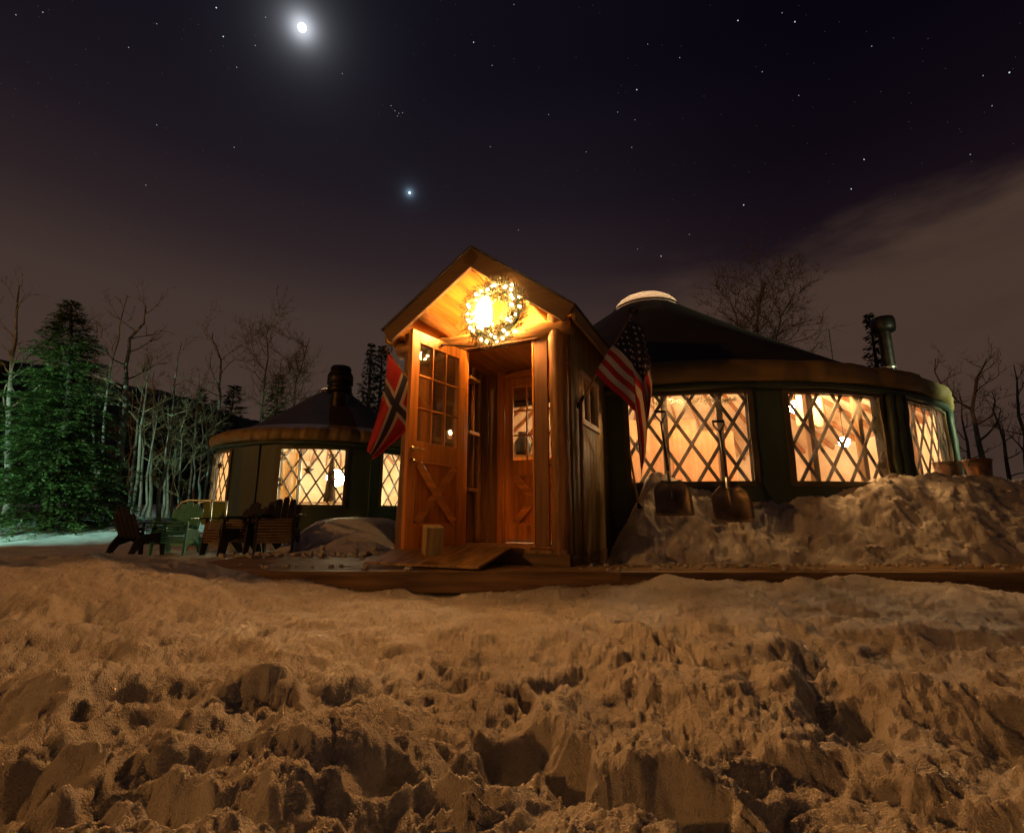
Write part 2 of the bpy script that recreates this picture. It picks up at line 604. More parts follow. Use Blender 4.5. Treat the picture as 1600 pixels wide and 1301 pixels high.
def ground_base(x, y):
    """large forms only"""
    h = -0.15 + 0 * x
    # mound at the left in front of the deck
    left = sst(-1.25, -3.2, x)
    h = h + 0.27 * left * sst(1.9, 3.3, y) * (1 - sst(4.4, 5.6, y))
    # foreground rolls
    h = h - 0.035 * sst(1.9, 1.0, y)
    h = h + 0.075 * sst(-0.3, 1.6, x) * sst(3.0, 3.9, y) * (1 - sst(4.9, 5.2, y)) * (1 - 1.9 * sst(3.0, 4.6, x))
    # far left yard, rising to the woods
    yard = sst(-1.2, -2.2, x) * sst(6.2, 7.4, y)
    h = h + yard * (0.06 + 0.52 * sst(9.0, 16.0, y) + 1.0 * sst(16, 34, y))
    h = h + 1.3 * sst(14, 34, y) * (1 - yard)
    # shovelled bank against the big yurt
    px = (x - PORCH_C[0]) * PEX[0] + (y - PORCH_C[1]) * PEX[1]       # porch-frame coordinates
    bank = sst(0.98, 1.55, px) * sst(4.86, 6.15, y + 0.10 * np.sin(x * 1.7))
    hb = 1.07 + 0.05 * np.sin(x * 1.3 + 0.5) - 0.12 * sst(4.3, 6.4, x)
    dip = 0.10 * np.exp(-((x - 2.0) / 1.0) ** 2)
    h = h + bank * hb
    bb = np.sqrt(np.clip(bank * (1.25 - bank), 0, 1)) * 1.6
    h = h + bb * (0.085 * fbm(x * 1.7 + 4, y * 2.4, 3, 91) + 0.05 * np.abs(fbm(x * 3.6, y * 5.5, 3, 95)) + 0.022 * np.abs(fbm(x * 8, y * 13, 3, 97, 0.6)) + 0.010 * fbm(x * 26, y * 40, 2, 99))
    # pile between the small yurt and the porch
    h = h + 0.56 * np.exp(-((x + 2.62) / 0.85) ** 4 - ((y - 8.7) / 1.15) ** 4) + 0.20 * np.exp(-((x + 2.0) / 0.8) ** 2 - ((y - 7.0) / 0.55) ** 2)
    return h


def pocks(x, y, sc, seed, r0, r1, prob, edge=0.5):
    """steep-sided melt holes, one per cell of a jittered grid; 0..1 depth"""
    X, Y = x * sc, y * sc
    ix, iy = np.floor(X), np.floor(Y)
    out = np.zeros_like(X)
    M = float(0x7fffffff)
    for ox in (-1, 0, 1):
        for oy in (-1, 0, 1):
            a, b = ix + ox, iy + oy
            k = _hash(a, b, seed) / M
            px = a + _hash(a, b, seed + 1) / M
            py = b + _hash(a, b, seed + 2) / M
            rr = r0 + (r1 - r0) * (_hash(a, b, seed + 3) / M) ** 2
            an = _hash(a, b, seed + 4) / M * 3.14
            dx, dy = X - px, Y - py
            c, s = np.cos(an), np.sin(an)
            q = np.hypot(c * dx + s * dy, (-s * dx + c * dy) * 1.7) / rr
            d = (1 - sst(edge, 1.0, q)) * (0.45 + 0.55 * (_hash(a, b, seed + 5) / M))
            out = np.maximum(out, np.where(k < prob, d, 0))
    return out


def snow_height(x, y):
    h = ground_base(x, y)
    wx = x + 0.10 * fbm(x * 2.1, y * 2.1, 3, 5) + 0.015 * fbm(x * 11, y * 11, 2, 7)
    wy = y + 0.10 * fbm(x * 2.1 + 9, y * 2.1, 3, 6) + 0.015 * fbm(x * 11 + 5, y * 11, 2, 8)
    near = 1 - sst(4.6, 5.2, y)
    rough = near * (0.62 + 0.38 * sst(3.4, 2.0, y)) + (1 - near) * 0.55
    rough = rough * (1 - 0.72 * sst(6.8, 9.0, y) * sst(0.0, -3.0, x))
    nr = sst(3.0, 1.8, y)
    big = fbm(wx * 0.9, wy * 0.9, 3, 11) * (0.060 + 0.05 * nr)
    bill = (np.abs(fbm(wx * 1.8, wy * 1.8, 2, 21, 0.4)) - 0.25) * (0.075 + 0.060 * nr)
    rip = fbm(wx * 4.0 + 1.6 * wy, wy * 7.0 - 1.2 * wx, 3, 31, 0.5) * 0.020
    fine = fbm(x * 19, y * 19, 3, 61, 0.6) * (0.0110 + 0.0030 * nr) + fbm(x * 60, y * 60, 2, 71) * 0.0046
    h = h + big * (0.5 + 0.5 * rough) + rough * (bill + rip) + (0.35 + 0.65 * rough) * fine
    # melt holes of three sizes
    m1 = 0.22 + 0.78 * sst(3.7, 2.2, y)
    m2 = sst(-0.25, 0.25, fbm(x * 1.3 + 3, y * 1.3, 2, 43))
    m3 = sst(-0.2, 0.3, fbm(x * 2.2, y * 2.2 + 8, 2, 47))
    h = h - near * m1 * 0.11 * pocks(wx, wy, 2.6, 201, 0.18, 0.42, 0.30, 0.12)
    h = h - near * (0.35 + 0.65 * m1) * m2 * 0.045 * pocks(wx, wy, 7.5, 211, 0.18, 0.46, 0.34, 0.25)
    h = h - near * (0.3 + 0.7 * m1) * m3 * 0.020 * pocks(wx, wy, 19.0, 221, 0.2, 0.55, 0.65, 0.3)
    h = h - (1 - near) * 0.05 * pocks(wx, wy, 4.0, 231, 0.2, 0.5, 0.5, 0.3) * sst(0, 1.2, x)
    # icy shards broken up along the trodden trench at the left
    tr = np.exp(-((x + 0.70 + 0.25 * (y - 1.3)) / 0.75) ** 4 - ((y - 1.45) / 0.55) ** 4)
    pk = np.maximum(0, perlin(wx * 10, wy * 9 + 7, 83) - 0.10)
    h = h + tr * near * (pk * 0.060 - 0.015)
    # boot holes and pits: centre x, y, half sizes, depth
    for cx, cy, rx, ry, dp in PITS:
        q = ((wx - cx) / rx) ** 2 + ((wy - cy) / ry) ** 2
        h = h - 0.95 * dp * np.exp(-q ** 1.4) + 0.14 * dp * np.exp(-((np.sqrt(q) - 1.35) / 0.28) ** 2)
    # keep the deck, the porch and the yurts clear
    deck = sst(0, 0.06, y - deck_front(x)) * (1 - sst(4.84, 4.98, y)) * sst(-3.3, -3.1, x)
    dl = sst(0, 0.06, y - deck_front(x)) * (1 - sst(6.2, 6.5, y)) * sst(-3.3, -3.1, x) * sst(0.9, 0.7, x)
    k = np.maximum(deck, dl)
    h = h * (1 - k) + np.minimum(h, -0.10) * k
    px = (x - PORCH_C[0]) * PEX[0] + (y - PORCH_C[1]) * PEX[1]
    py = (x - PORCH_C[0]) * PEY[0] + (y - PORCH_C[1]) * PEY[1]
    inp = (np.abs(px) < 1.01) & (py > -0.1) & (py < 2.2)
    h = np.where(inp, np.minimum(h, -0.05), h)
    for (cx, cy), rr in ((RYC, RYR), (LYC, LYR)):
        d = np.hypot(x - cx, y - cy)
        h = np.where(d < rr - 0.05, np.minimum(h, -0.05), h)
    return h


PITS = [(0.30, 1.20, 0.12, 0.13, 0.20), (-0.44, 1.09, 0.26, 0.10, 0.12), (-0.78, 1.12, 0.13, 0.10, 0.11), (-0.46, 1.60, 0.15, 0.11, 0.12),
        (-0.80, 1.72, 0.15, 0.11, 0.11), (0.01, 1.58, 0.11, 0.11, 0.13), (0.14, 1.43, 0.05, 0.08, 0.09), (0.93, 1.06, 0.18, 0.11, 0.15),
        (0.46, 0.98, 0.14, 0.09, 0.14), (0.66, 1.40, 0.18, 0.08, 0.07), (1.12, 1.78, 0.14, 0.11, 0.09), (1.50, 1.66, 0.16, 0.16, 0.12),
        (-0.95, 2.15, 0.14, 0.11, 0.06), (0.75, 2.75, 0.20, 0.09, 0.05), (0.40, 2.55, 0.12, 0.08, 0.04), (1.9, 3.2, 0.24, 0.12, 0.06),
        (1.25, 2.25, 0.2, 0.11, 0.07), (-0.2, 2.25, 0.18, 0.10, 0.05), (-1.5, 1.6, 0.18, 0.14, 0.10), (1.85, 1.95, 0.2, 0.14, 0.10),
        (-0.20, 1.20, 0.15, 0.05, 0.08), (-0.10, 1.00, 0.14, 0.06, 0.11), (-1.2, 1.25, 0.16, 0.12, 0.12), (1.75, 1.35, 0.24, 0.14, 0.12),
        (0.23, 2.0, 0.12, 0.09, 0.06), (-1.9, 2.3, 0.3, 0.14, 0.07), (-2.3, 2.9, 0.3, 0.14, 0.06), (2.4, 2.6, 0.3, 0.14, 0.08), (-0.62, 1.38, 0.07, 0.06, 0.10)]


def build_ground():
    # rows follow what the eye resolves: dense near the camera and on the bank, sparse beyond
    ys = [0.28]
    while ys[-1] < 62:
        y = ys[-1]
        if y < 4.6:
            st = max(0.0042, 0.0042 * y * (0.55 + 0.62 * y))
            st = min(st, 0.026)
        elif y < 6.6:
            st = 0.0145
        else:
            st = 0.02 + (y - 6.6) * 0.028
        ys.append(y + st)
    ys = np.array(ys)
    nc = 1150
    c = np.linspace(-1, 1, nc)
    q = 0.42 * c + 0.58 * c ** 3
    X = np.outer(1.7 * ys + 1.4, q)
    Y = np.repeat(ys[:, None], nc, 1)
    # the sideways shove that undercuts lumps
    Hh = snow_height(X, Y)
    nr = len(ys)
    V = np.stack([X, Y, Hh], -1).reshape(-1, 3).astype(np.float32)
    idx = np.arange(nr * nc).reshape(nr, nc)
    Fq = np.stack([idx[:-1, :-1], idx[:-1, 1:], idx[1:, 1:], idx[1:, :-1]], -1).reshape(-1, 4)
    me = bpy.data.meshes.new('snow_ground')
    me.vertices.add(len(V))
    me.vertices.foreach_set('co', V.ravel())
    me.loops.add(len(Fq) * 4)
    me.loops.foreach_set('vertex_index', Fq.ravel().astype(np.int32))
    me.polygons.add(len(Fq))
    me.polygons.foreach_set('loop_start', (np.arange(len(Fq)) * 4).astype(np.int32))
    me.materials.append(SNOW)
    me.update(calc_edges=True)
    me.shade_smooth()
    o = link('snow_ground', me)
    return tag(o, kind='structure')


build_ground()
mb = MB()
mb.add([(-900, -900, -0.7), (900, -900, -0.7), (900, 1500, -0.7), (-900, 1500, -0.7)], [(0, 1, 2, 3)])
tag(mb.build('snow_field', SNOW), kind='structure')


def gz(x, y):
    return float(snow_height(np.array([float(x)]), np.array([float(y)]))[0])


# wooded hill behind the left yard
def build_hill():
    rng = random.Random(4)
    nx, ny = 120, 24
    vs, fs = [], []
    for j in range(ny):
        for i in range(nx):
            x = -210 + 330 * i / (nx - 1)
            y = 60 + 150 * j / (ny - 1)
            top = float(np.interp(x, [-210, -150, -105, -70, -45, -20, 20, 70, 120], [60, 52, 40, 30, 19, 12, 8, 4, 2]))
            z = -1 + top * math.sin(min(1, j / (ny * 0.75)) * math.pi / 2)
            z += 1.2 * math.sin(x * 0.13 + j) * math.cos(y * 0.11) + rng.uniform(-0.6, 0.6)
            vs.append((x, y, z))
    for j in range(ny - 1):
        for i in range(nx - 1):
            a = j * nx + i
            fs.append((a, a + 1, a + nx + 1, a + nx))
    mb = MB()
    mb.add(vs, fs)
    tag(mb.build('hill', mat('wooded_hill', (0.008, 0.007, 0.007), 0.95, 0.4, (0.1, 0.1, 0.1)), smooth=True), kind='structure')


build_hill()

# ------------------------------------------------------------------ deck
deck = thing('timber_deck', 'long low timber deck along the front of the porch and snow bank', 'deck', (0, 0, 0))
rng = random.Random(2)


def deck_y(x, k):
    return float(deck_front(np.array([x]))[0]) + k


PW = 0.142
for row in range(14):
    xs = [-3.15, -0.6 + rng.uniform(-.5, .5), 3.0 + rng.uniform(-.6, .6), 9.0] if row < 5 else [-3.15 + rng.uniform(0, .05), -1.45]
    for a, b in zip(xs[:-1], xs[1:]):
        m = MB()
        y0, y1 = row * PW + 0.003, (row + 1) * PW - 0.003
        dz = rng.uniform(-0.004, 0.002)
        poly = [(a + .002, deck_y(a, y0)), (b - .002, deck_y(b, y0)), (b - .002, deck_y(b, y1)), (a + .002, deck_y(a, y1))]
        m.prism(poly[::-1], 'z', -0.038 + dz, dz)
        m.build('deck_plank', M_DECK, deck, bevel=0.003)
for a, b in ((-3.15, 0.9), (0.903, 4.8), (4.803, 9.0)):
    m = MB()
    poly = [(a, deck_y(a, -.004)), (b, deck_y(b, -.004)), (b, deck_y(b, -.042)), (a, deck_y(a, -.042))]
    m.prism(poly, 'z', -0.175, -0.004)
    m.build('rim_board', M_RIM, deck, bevel=0.004)
m = MB()
m.box((-3.13, 5.4, -0.1), (0.04, 1.9, 0.14))
m.build('end_board', M_RIM, deck)

# ------------------------------------------------------------------ entry porch
porch = thing('entry_porch', 'gabled timber entry porch with log posts and an open front', 'porch', (PORCH_C[0], PORCH_C[1], 0), -PORCH_R)
APZ, EZL, EZR, RW, FZ, DEP, OH = 3.36, 2.60, 2.49, 1.126, 0.146, 1.62, 0.21


def plocal(x, y, z):
    return Vector((PORCH_C[0] + PEX[0] * x + PEY[0] * y, PORCH_C[1] + PEX[1] * x + PEY[1] * y, z))


def roof_z(x):
    return APZ - (APZ - EZL) * (-x / RW) if x < 0 else APZ - (APZ - EZR) * (x / RW)


def log(parent, name, p0, p1, r, seed, mt, n=14, taper=0.9):
    rg = random.Random(seed)
    p0, p1 = Vector(p0), Vector(p1)
    k = max(5, int((p1 - p0).length / 0.10))
    d = (p1 - p0).normalized()
    o1 = d.orthogonal()
    pts, rr = [], []
    ph = rg.uniform(0, 6)
    for i in range(k + 1):
        f = i / k
        w = o1 * (0.10 * r * math.sin(f * 4 + ph)) + d.cross(o1) * (0.10 * r * math.cos(f * 3 + ph))
        pts.append(p0.lerp(p1, f) + w)
        rr.append(r * (1 + (taper - 1) * f) * rg.uniform(0.95, 1.05))
    m = MB().tube(pts, rr, n, True, 0.035, rg)
    return m.build(name, mt, parent, smooth=True)


# floor boards
for i in range(14):
    x0 = -0.98 + i * 0.14
    MB().box((x0 + 0.07, 0.72, FZ - 0.02), (0.137, 1.56, 0.04)).build('floor_board', wood('floor_wood', (0.32, 0.18, 0.07), 'y', 0.5), porch, bevel=0.003)
MB().box((0, -0.045, 0.02), (2.02, 0.04, 0.18)).build('sill_board', M_RIM, porch, bevel=0.004)
MB().box((1.012, 0.78, -0.02), (0.03, 1.6, 0.24)).build('sill_board', M_RIM, porch)
# corner logs, header log
log(porch, 'corner_post', (0.90, 0.02, 0.03), (0.90, 0.02, 2.50), 0.098, 1, M_LOG)
log(porch, 'corner_post', (-0.90, 0.02, 0.03), (-0.90, 0.02, 2.56), 0.098, 2, M_LOG)
log(porch, 'header_log', (-1.06, 0.0, 2.36), (1.06, 0.0, 2.35), 0.095, 3, M_LOGX)
# front boards each side of the doorway
for x0, x1 in ((0.655, 0.80), (-0.80, -0.67), (-0.67, -0.54), (-0.54, -0.41), (-0.41, -0.28)):
    MB().box(((x0 + x1) / 2, 0.0, (0.17 + 2.27) / 2), (x1 - x0 - 0.004, 0.035, 2.10)).build('front_board', M_BOARD, porch, bevel=0.004)
MB().box((-0.205, 0.0, 1.21), (0.12, 0.09, 2.08)).build('door_jamb', M_DOOR, porch, bevel=0.004)
MB().box((0.642, 0.03, 1.21), (0.02, 0.10, 2.08)).build('door_jamb', M_DOOR, porch, bevel=0.003)
MB().box((0.22, 0.0, 2.262), (0.96, 0.10, 0.035)).build('door_head', M_BOARD, porch, bevel=0.004)
MB().box((0.22, -0.005, 0.152), (0.80, 0.12, 0.016)).build('threshold', M_PLY, porch, bevel=0.003)
# flat ceiling inside, gable boards behind the lamp
for i in range(12):
    x0 = -0.97 + i * 0.162
    MB().box((x0 + 0.081, 0.86, 2.305), (0.159, 1.50, 0.018)).build('ceiling_board', M_SOFFIT, porch)
for i in range(14):
    x0 = -0.98 + i * 0.14
    x1 = x0 + 0.136
    zt0, zt1 = roof_z(x0) - 0.075, roof_z(x1) - 0.075
    poly = [(x0, 2.30), (x1, 2.30), (x1, zt1), (x0, zt0)]
    if x0 < 0 < x1:
        poly = [(x0, 2.30), (x1, 2.30), (x1, zt1), (0, roof_z(0) - 0.075), (x0, zt0)]
    MB().prism(poly, 'y', 0.55, 0.575).build('gable_board', M_GABLE, porch, bevel=0.003)
# side walls of vertical boards, a window in the right one
WY0, WY1, WZ0, WZ1 = 0.46, 1.08, 1.42, 1.99
ys = [0.10 + i * 0.1267 for i in range(13)]
for side in (1, -1):
    for i in range(12):
        y0, y1 = ys[i] + 0.002, ys[i + 1] - 0.002
        segs = [(0.05, (roof_z(side * 1.0) - 0.06))]
        if side == 1:
            if y1 > WY0 and y0 < WY1:
                segs = [(0.05, WZ0), (WZ1, roof_z(1.0) - 0.06)]
        for z0, z1 in segs:
            MB().box((side * 0.995, (y0 + y1) / 2, (z0 + z1) / 2), (0.03, y1 - y0, z1 - z0)).build('side_board', M_SIDE, porch, bevel=0.003)
win = MB()
for (cy, cz, sy, sz) in (((WY0 + WY1) / 2, WZ0 + .02, WY1 - WY0 + .10, .06), ((WY0 + WY1) / 2, WZ1 - .02, WY1 - WY0 + .10, .06)):
    win.box((1.014, cy, cz), (0.04, sy, sz))
for cy in (WY0 + .0, WY1 - .0):
    win.box((1.0125, cy, (WZ0 + WZ1) / 2), (0.037, .055, WZ1 - WZ0 - .1))
wo_ = win.build('side_window', M_TRIM, porch, bevel=0.003)
MB().box((1.0, (WY0 + WY1) / 2, (WZ0 + WZ1) / 2), (0.006, WY1 - WY0 - .04, WZ1 - WZ0 - .06)).build('pane', M_GLASS, wo_)
MB().box((1.004, (WY0 + WY1) / 2, (WZ0 + WZ1) / 2), (0.022, .018, WZ1 - WZ0 - .08)).build('muntin', M_TRIM, wo_)
log(porch, 'drain_pole', (1.05, 0.27, 0.08), (1.05, 0.27, 1.62), 0.022, 9, M_LOG, 8)

# back wall with the inner door
BY = 1.05
for x0, x1, z0, z1 in ((-0.97, -0.83, FZ, 2.29), (-0.83, -0.69, FZ, 2.29), (-0.69, -0.55, FZ, 2.29), (-0.55, -0.41, FZ, 2.29), (-0.41, -0.27, FZ, 2.29), (0.70, 0.84, FZ, 2.29), (0.84, 0.97, FZ, 2.29)):
    MB().box(((x0 + x1) / 2, BY, (z0 + z1) / 2), (x1 - x0 - .004, 0.03, z1 - z0)).build('back_board', M_BOARD, porch, bevel=0.003)
for x0, x1 in ((-0.27, -0.17), (0.61, 0.70)):
    MB().box(((x0 + x1) / 2, BY, (FZ + 2.29) / 2), (x1 - x0 - .004, 0.08, 2.29 - FZ)).build('door_jamb', M_DOOR, porch, bevel=0.004)
arch = MB()
pa = []
for i in range(13):
    a = math.pi * i / 12
    pa.append((0.22 - 0.40 * math.cos(a), 2.205 + 0.075 * math.sin(a)))
arch.prism([(-0.18, 2.195)] + pa + [(0.62, 2.195)], 'y', BY - .045, BY - 0.01)
arch.build('arched_door_head', M_DOORX, porch)
MB().box((0.22, BY + .01, 2.245), (0.78, 0.03, 0.09)).build('door_head', M_BOARD, porch)
log(porch, 'inner_post', (-0.52, 0.98, FZ), (-0.52, 0.98, 2.29), 0.05, 12, M_LOG, 10)


def make_door(parent, name, width, zb, zt, loc, rz, knob_end):
    """half-glazed door: x from the hinge 0..width, face y=-0.022"""
    d = MB()
    th, st = 0.044, 0.105
    zg0, zg1 = zb + 0.98, zt - 0.115       # glazed part
    zp0, zp1 = zb + 0.20, zb + 0.80        # panel with the X brace
    d.box((st / 2, 0, (zb + zt) / 2), (st, th, zt - zb))
    d.box((width - st / 2, 0, (zb + zt) / 2), (st, th, zt - zb))
    xm, wi = width / 2, width - 2 * st - .001
    for z0, z1 in ((zb, zp0), (zp1, zg0), (zg1, zt)):
        d.box((xm, 0, (z0 + z1) / 2), (wi, th - .002, z1 - z0))
    o = d.build(name, M_DOOR, parent, bevel=0.003)
    o.location = loc
    o.rotation_euler = (0, 0, rz)
    x0, x1 = st, width - st
    MB().box((xm, 0, (zp0 + zp1) / 2), (x1 - x0, 0.018, zp1 - zp0)).build('door_panel', M_PANEL, o)
    for sgn, yy in ((1, -0.001), (-1, 0.0006)):
        ln = math.hypot(x1 - x0, zp1 - zp0) - 0.11
        an = math.atan2(zp1 - zp0, x1 - x0) * sgn
        for face in (-1, 1):
            MB().box((xm, face * (0.0175 + (0.0015 if sgn > 0 else 0)), (zp0 + zp1) / 2), (ln + .03, 0.016, 0.085), Matrix.Rotation(-an, 3, 'Y')).build('cross_brace', M_DOORX, o, bevel=0.003)
    for face in (-1, 1):
        for z, hh in ((zp0 + .012, .024), (zp1 - .012, .024)):
            MB().box((xm, face * 0.016, z), (x1 - x0, 0.012, hh)).build('panel_moulding', M_DOORX, o, bevel=0.003)
    pw, phh = (x1 - x0) / 3, (zg1 - zg0) / 3
    for i in range(3):
        for j in range(3):
            MB().box((x0 + pw * (i + .5), 0, zg0 + phh * (j + .5)), (pw - .012, 0.005, phh - .012)).build('pane', M_GLASS, o)
    for i in (1, 2):
        MB().box((x0 + pw * i, 0, (zg0 + zg1) / 2), (0.018, 0.034, zg1 - zg0)).build('muntin', M_DOOR, o, bevel=0.003)
        for k in range(3):
            MB().box((x0 + pw * (k + .5), 0, zg0 + phh * i), (pw - .0185, 0.033, 0.018)).build('muntin', M_DOORX, o, bevel=0.003)
    hx = width - 0.055
    h = MB()
    for face in (-1, 1):
        rt = Matrix.Rotation(R_(90), 4, 'X')
        h.tube([(hx, face * 0.021, zb + .90), (hx, face * 0.030, zb + .90)], 0.026, 12)
        h.tube([(hx, face * 0.030, zb + .90), (hx, face * 0.062, zb + .90), (hx - .03, face * 0.066, zb + .902), (hx - .12, face * 0.060, zb + .893)], [0.011, 0.011, 0.011, 0.008], 8)
    h.build('lever_handle', M_BRASS, o, smooth=True)
    k = MB()
    for face in (-1, 1):
        k.tube([(hx, face * 0.021, zb + .79), (hx, face * 0.040, zb + .79)], [0.027, 0.022], 12)
    k.build('deadbolt', M_BRASS, o, smooth=True)
    MB().box((xm, -0.025, zb + .018), (width - .02, 0.007, .016)).build('door_sweep', mat('aluminium', (0.65, 0.62, 0.58), 0.3, 0.1, metal=0.8), o)
    return o


dv = Vector((-0.165, -0.986))
ang = math.atan2(dv.y, dv.x)
door = make_door(porch, 'door', 0.80, 0.165, 2.225, (-0.150, -0.055, 0), ang, 1)
door['label'] = 'varnished half-glazed door standing wide open'
c_ = MB()
c_.tube([(0.40, 0.03, 2.17), (0.40, 0.06, 2.17)], 0.016, 8)
c_.tube([(0.40, 0.055, 2.17), (0.13, 0.28, 2.185), (0.02, 0.30, 2.19)], 0.007, 6)
c_.build('door_closer_arm', M_IRON, door)
inner = make_door(porch, 'door', 0.775, 0.16, 2.19, (-0.165, BY, 0), 0.0, 1)
inner['label'] = 'closed inner door with lit panes'

# roof
slope_l = math.atan2(APZ - EZL, RW)
TR = 0.075
for sgn, ez in ((-1, EZL), (1, EZR)):
    x1, z1 = sgn * RW, ez
    y0, y1 = -OH, DEP
    # soffit plywood, roofing above
    def slab(z_off, th, xa, ya, yb):
        nrm = Vector(((APZ - ez) * sgn, 0, RW)).normalized()
        a, b = Vector((0, 0, APZ)), Vector((x1 * xa, 0, APZ - (APZ - z1) * xa))
        lo, hi = nrm * z_off, nrm * (z_off + th)
        pts = [(a + lo), (b + lo), (b + hi), (a + hi)]
        return MB().prism([(p.x, p.z) for p in (pts if sgn > 0 else pts[::-1])], 'y', ya, yb)
    slab(-0.075, 0.022, 1.0, y0 + .035, y1).build('soffit_board', M_SOFFIT, porch)
    slab(-0.052, 0.048, 1.0, y0 + .035, y1).build('roof_deck', M_RIM, porch)
    slab(-0.003, 0.02, 1.035, y0 - .02, y1 + .02).build('roofing', M_ROOFING, porch)
    slab(-0.185, 0.181, 1.03, y0, y0 + .034).build('rake_fascia', M_FASCIA, porch, bevel=0.003)
    slab(-0.192, 0.010, 1.0, y0 + 0.002, y0 + .040).build('fascia_trim', M_TRIM, porch)
    nrm = Vector(((APZ - ez) * sgn, 0, RW)).normalized()
    e = Vector((x1, 0, z1))
    MB().box((x1 * 1.012, (y0 + y1) / 2 + .02, z1 - 0.085), (0.03, y1 - y0 - .045, 0.165)).build('eave_fascia', M_FASCIAY, porch, bevel=0.003)
    log(porch, 'purlin_log', (sgn * 0.68, y0 + .05, roof_z(sgn * .68) - 0.165), (sgn * 0.68, DEP - .1, roof_z(sgn * .68) - 0.165), 0.082, 21 + sgn, M_LOGY)
log(porch, 'ridge_log', (0, -OH + .045, APZ - 0.17), (0, DEP - .1, APZ - 0.17), 0.075, 25, M_LOGY)
# a strip of shelves on the inner left wall
sh = thing('wall_shelf', 'narrow wooden wall shelf inside the porch behind the open door', 'shelf', plocal(-0.30, 0.10, 0), -PORCH_R)
MB().box((-0.02, 0.02, 1.42), (0.03, 0.03, 1.45)).build('upright', M_TRIM, sh, bevel=0.003)
MB().box((0.075, 0.20, 1.42), (0.03, 0.03, 1.45)).build('upright', M_BOARD, sh, bevel=0.003)
for z in (1.98, 1.36, 0.74):
    MB().box((0.06, 0.115, z), (0.18, 0.22, 0.035)).build('shelf_board', M_GABLE, sh, bevel=0.003)

# ramp and doorstop block
rp = MB()
rp.add([(-0.80, -0.72, 0.012), (0.42, -0.72, 0.012), (0.42, -0.062, 0.142), (-0.80, -0.062, 0.142),
        (-0.80, -0.72, 0.036), (0.42, -0.72, 0.036), (0.42, -0.062, 0.166), (-0.80, -0.062, 0.166)],
       [(3, 2, 1, 0), (4, 5, 6, 7), (0, 1, 5, 4), (1, 2, 6, 5), (2, 3, 7, 6), (3, 0, 4, 7)])
ro = rp.build('plywood_ramp', M_PLY, bevel=0.004)
ro.location = (PORCH_C[0], PORCH_C[1], 0)
ro.rotation_euler = (0, 0, -PORCH_R)
tag(ro, 'weathered plywood ramp sloping from the doorway down to the deck', 'ramp')
bl = MB().box((0, 0, 0.122), (0.165, 0.165, 0.245)).build('wood_block', wood('raw_block', (0.50, 0.37, 0.16), 'z', 0.6, 0.3), bevel=0.008)
bl.location = (P(675, 860, 4.60).x, 4.60, 0.125)
bl.rotation_euler = (R_(8), 0, R_(22))
tag(bl, 'square wooden block standing on the ramp as a doorstop', 'block')

# ------------------------------------------------------------------ lantern and wreath under the gable
M_LAMP = emit('lantern_glow', (1.0, 0.40, 0.10), 1150.0)
wc = P(773, 488, 4.84)
lp = P(757, 488, 4.90)
lan = thing('porch_lantern', 'glowing lantern hanging under the gable behind the wreath', 'lantern', lp)
MB().lathe([(0.001, -0.172), (0.035, -0.165), (0.066, -0.12), (0.082, -0.04), (0.080, 0.03), (0.058, 0.10), (0.034, 0.15), (0.001, 0.152)], 14).build('glass', M_LAMP, lan, smooth=True)
MB().lathe([(0.001, 0.152), (0.06, 0.152), (0.03, 0.20), (0.001, 0.205)], 14).build('cap', M_IRON, lan)
MB().lathe([(0.001, -0.19), (0.05, -0.19), (0.05, -0.172), (0.001, -0.172)], 14).build('base', M_IRON, lan)
MB().tube([(0, 0, 0.20), (0, 0, 0.33)], 0.006, 6).build('hook', M_IRON, lan)

wr = thing('christmas_wreath', 'evergreen wreath strung with glowing lights hanging in the gable', 'wreath', wc, -PORCH_R)
rg = random.Random(7)
sp = MB()
R0 = 0.25
for i in range(1250):
    a = rg.uniform(0, 2 * math.pi)
    b = rg.uniform(0, 2 * math.pi)
    rr = 0.070 * math.sqrt(rg.random())
    c = Vector(((R0 + rr * math.cos(b)) * math.cos(a), rr * math.sin(b) * 0.8, (R0 + rr * math.cos(b)) * math.sin(a)))
    tang = Vector((-math.sin(a), 0, math.cos(a)))
    out = Vector((math.cos(a) * math.cos(b), math.sin(b), math.sin(a) * math.cos(b)))
    dr = (tang * 0.8 + out * rg.uniform(0.3, 1.1) + Vector((rg.gauss(0, .3), rg.gauss(0, .3), rg.gauss(0, .3)))).normalized()
    ln = rg.uniform(0.07, 0.15)
    sd = dr.orthogonal().normalized()
    for k in range(9):
        f = (k + .5) / 9
        q = c + dr * ln * f
        s2 = (Matrix.Rotation(rg.uniform(0, 6.28), 3, dr) @ sd)
        tip = q + (s2 * 0.9 + dr * 0.8).normalized() * 0.042
        w = s2.cross(dr) * 0.0036
        sp.add([q - w, q + w, tip], [(0, 1, 2)])
sp.build('needles', M_WREATH, wr)
rgp = [Vector((R0 * math.cos(t * math.pi / 16), 0, R0 * math.sin(t * math.pi / 16))) for t in range(33)]
MB().tube(rgp, 0.038, 8, False).build('wreath_ring', mat('wreath_core', (0.03, 0.03, 0.012), 0.9, 0.3), wr, smooth=True)
M_BULB = emit('fairy_bulb', (1.0, 0.54, 0.19), 170.0)
bme = MB().sphere((0, 0, 0), 0.0135, 8, 6).mesh('light_bulb', M_BULB, True)
for i in range(44):
    a = 2 * math.pi * i / 44 + rg.uniform(-.1, .1)
    b = rg.uniform(-2.4, 0.6)
    rr = rg.uniform(0.045, 0.085)
    o = link('light_bulb', bme, wr)
    o.location = ((R0 + rr * math.cos(b)) * math.cos(a), rr * math.sin(b), (R0 + rr * math.cos(b)) * math.sin(a))
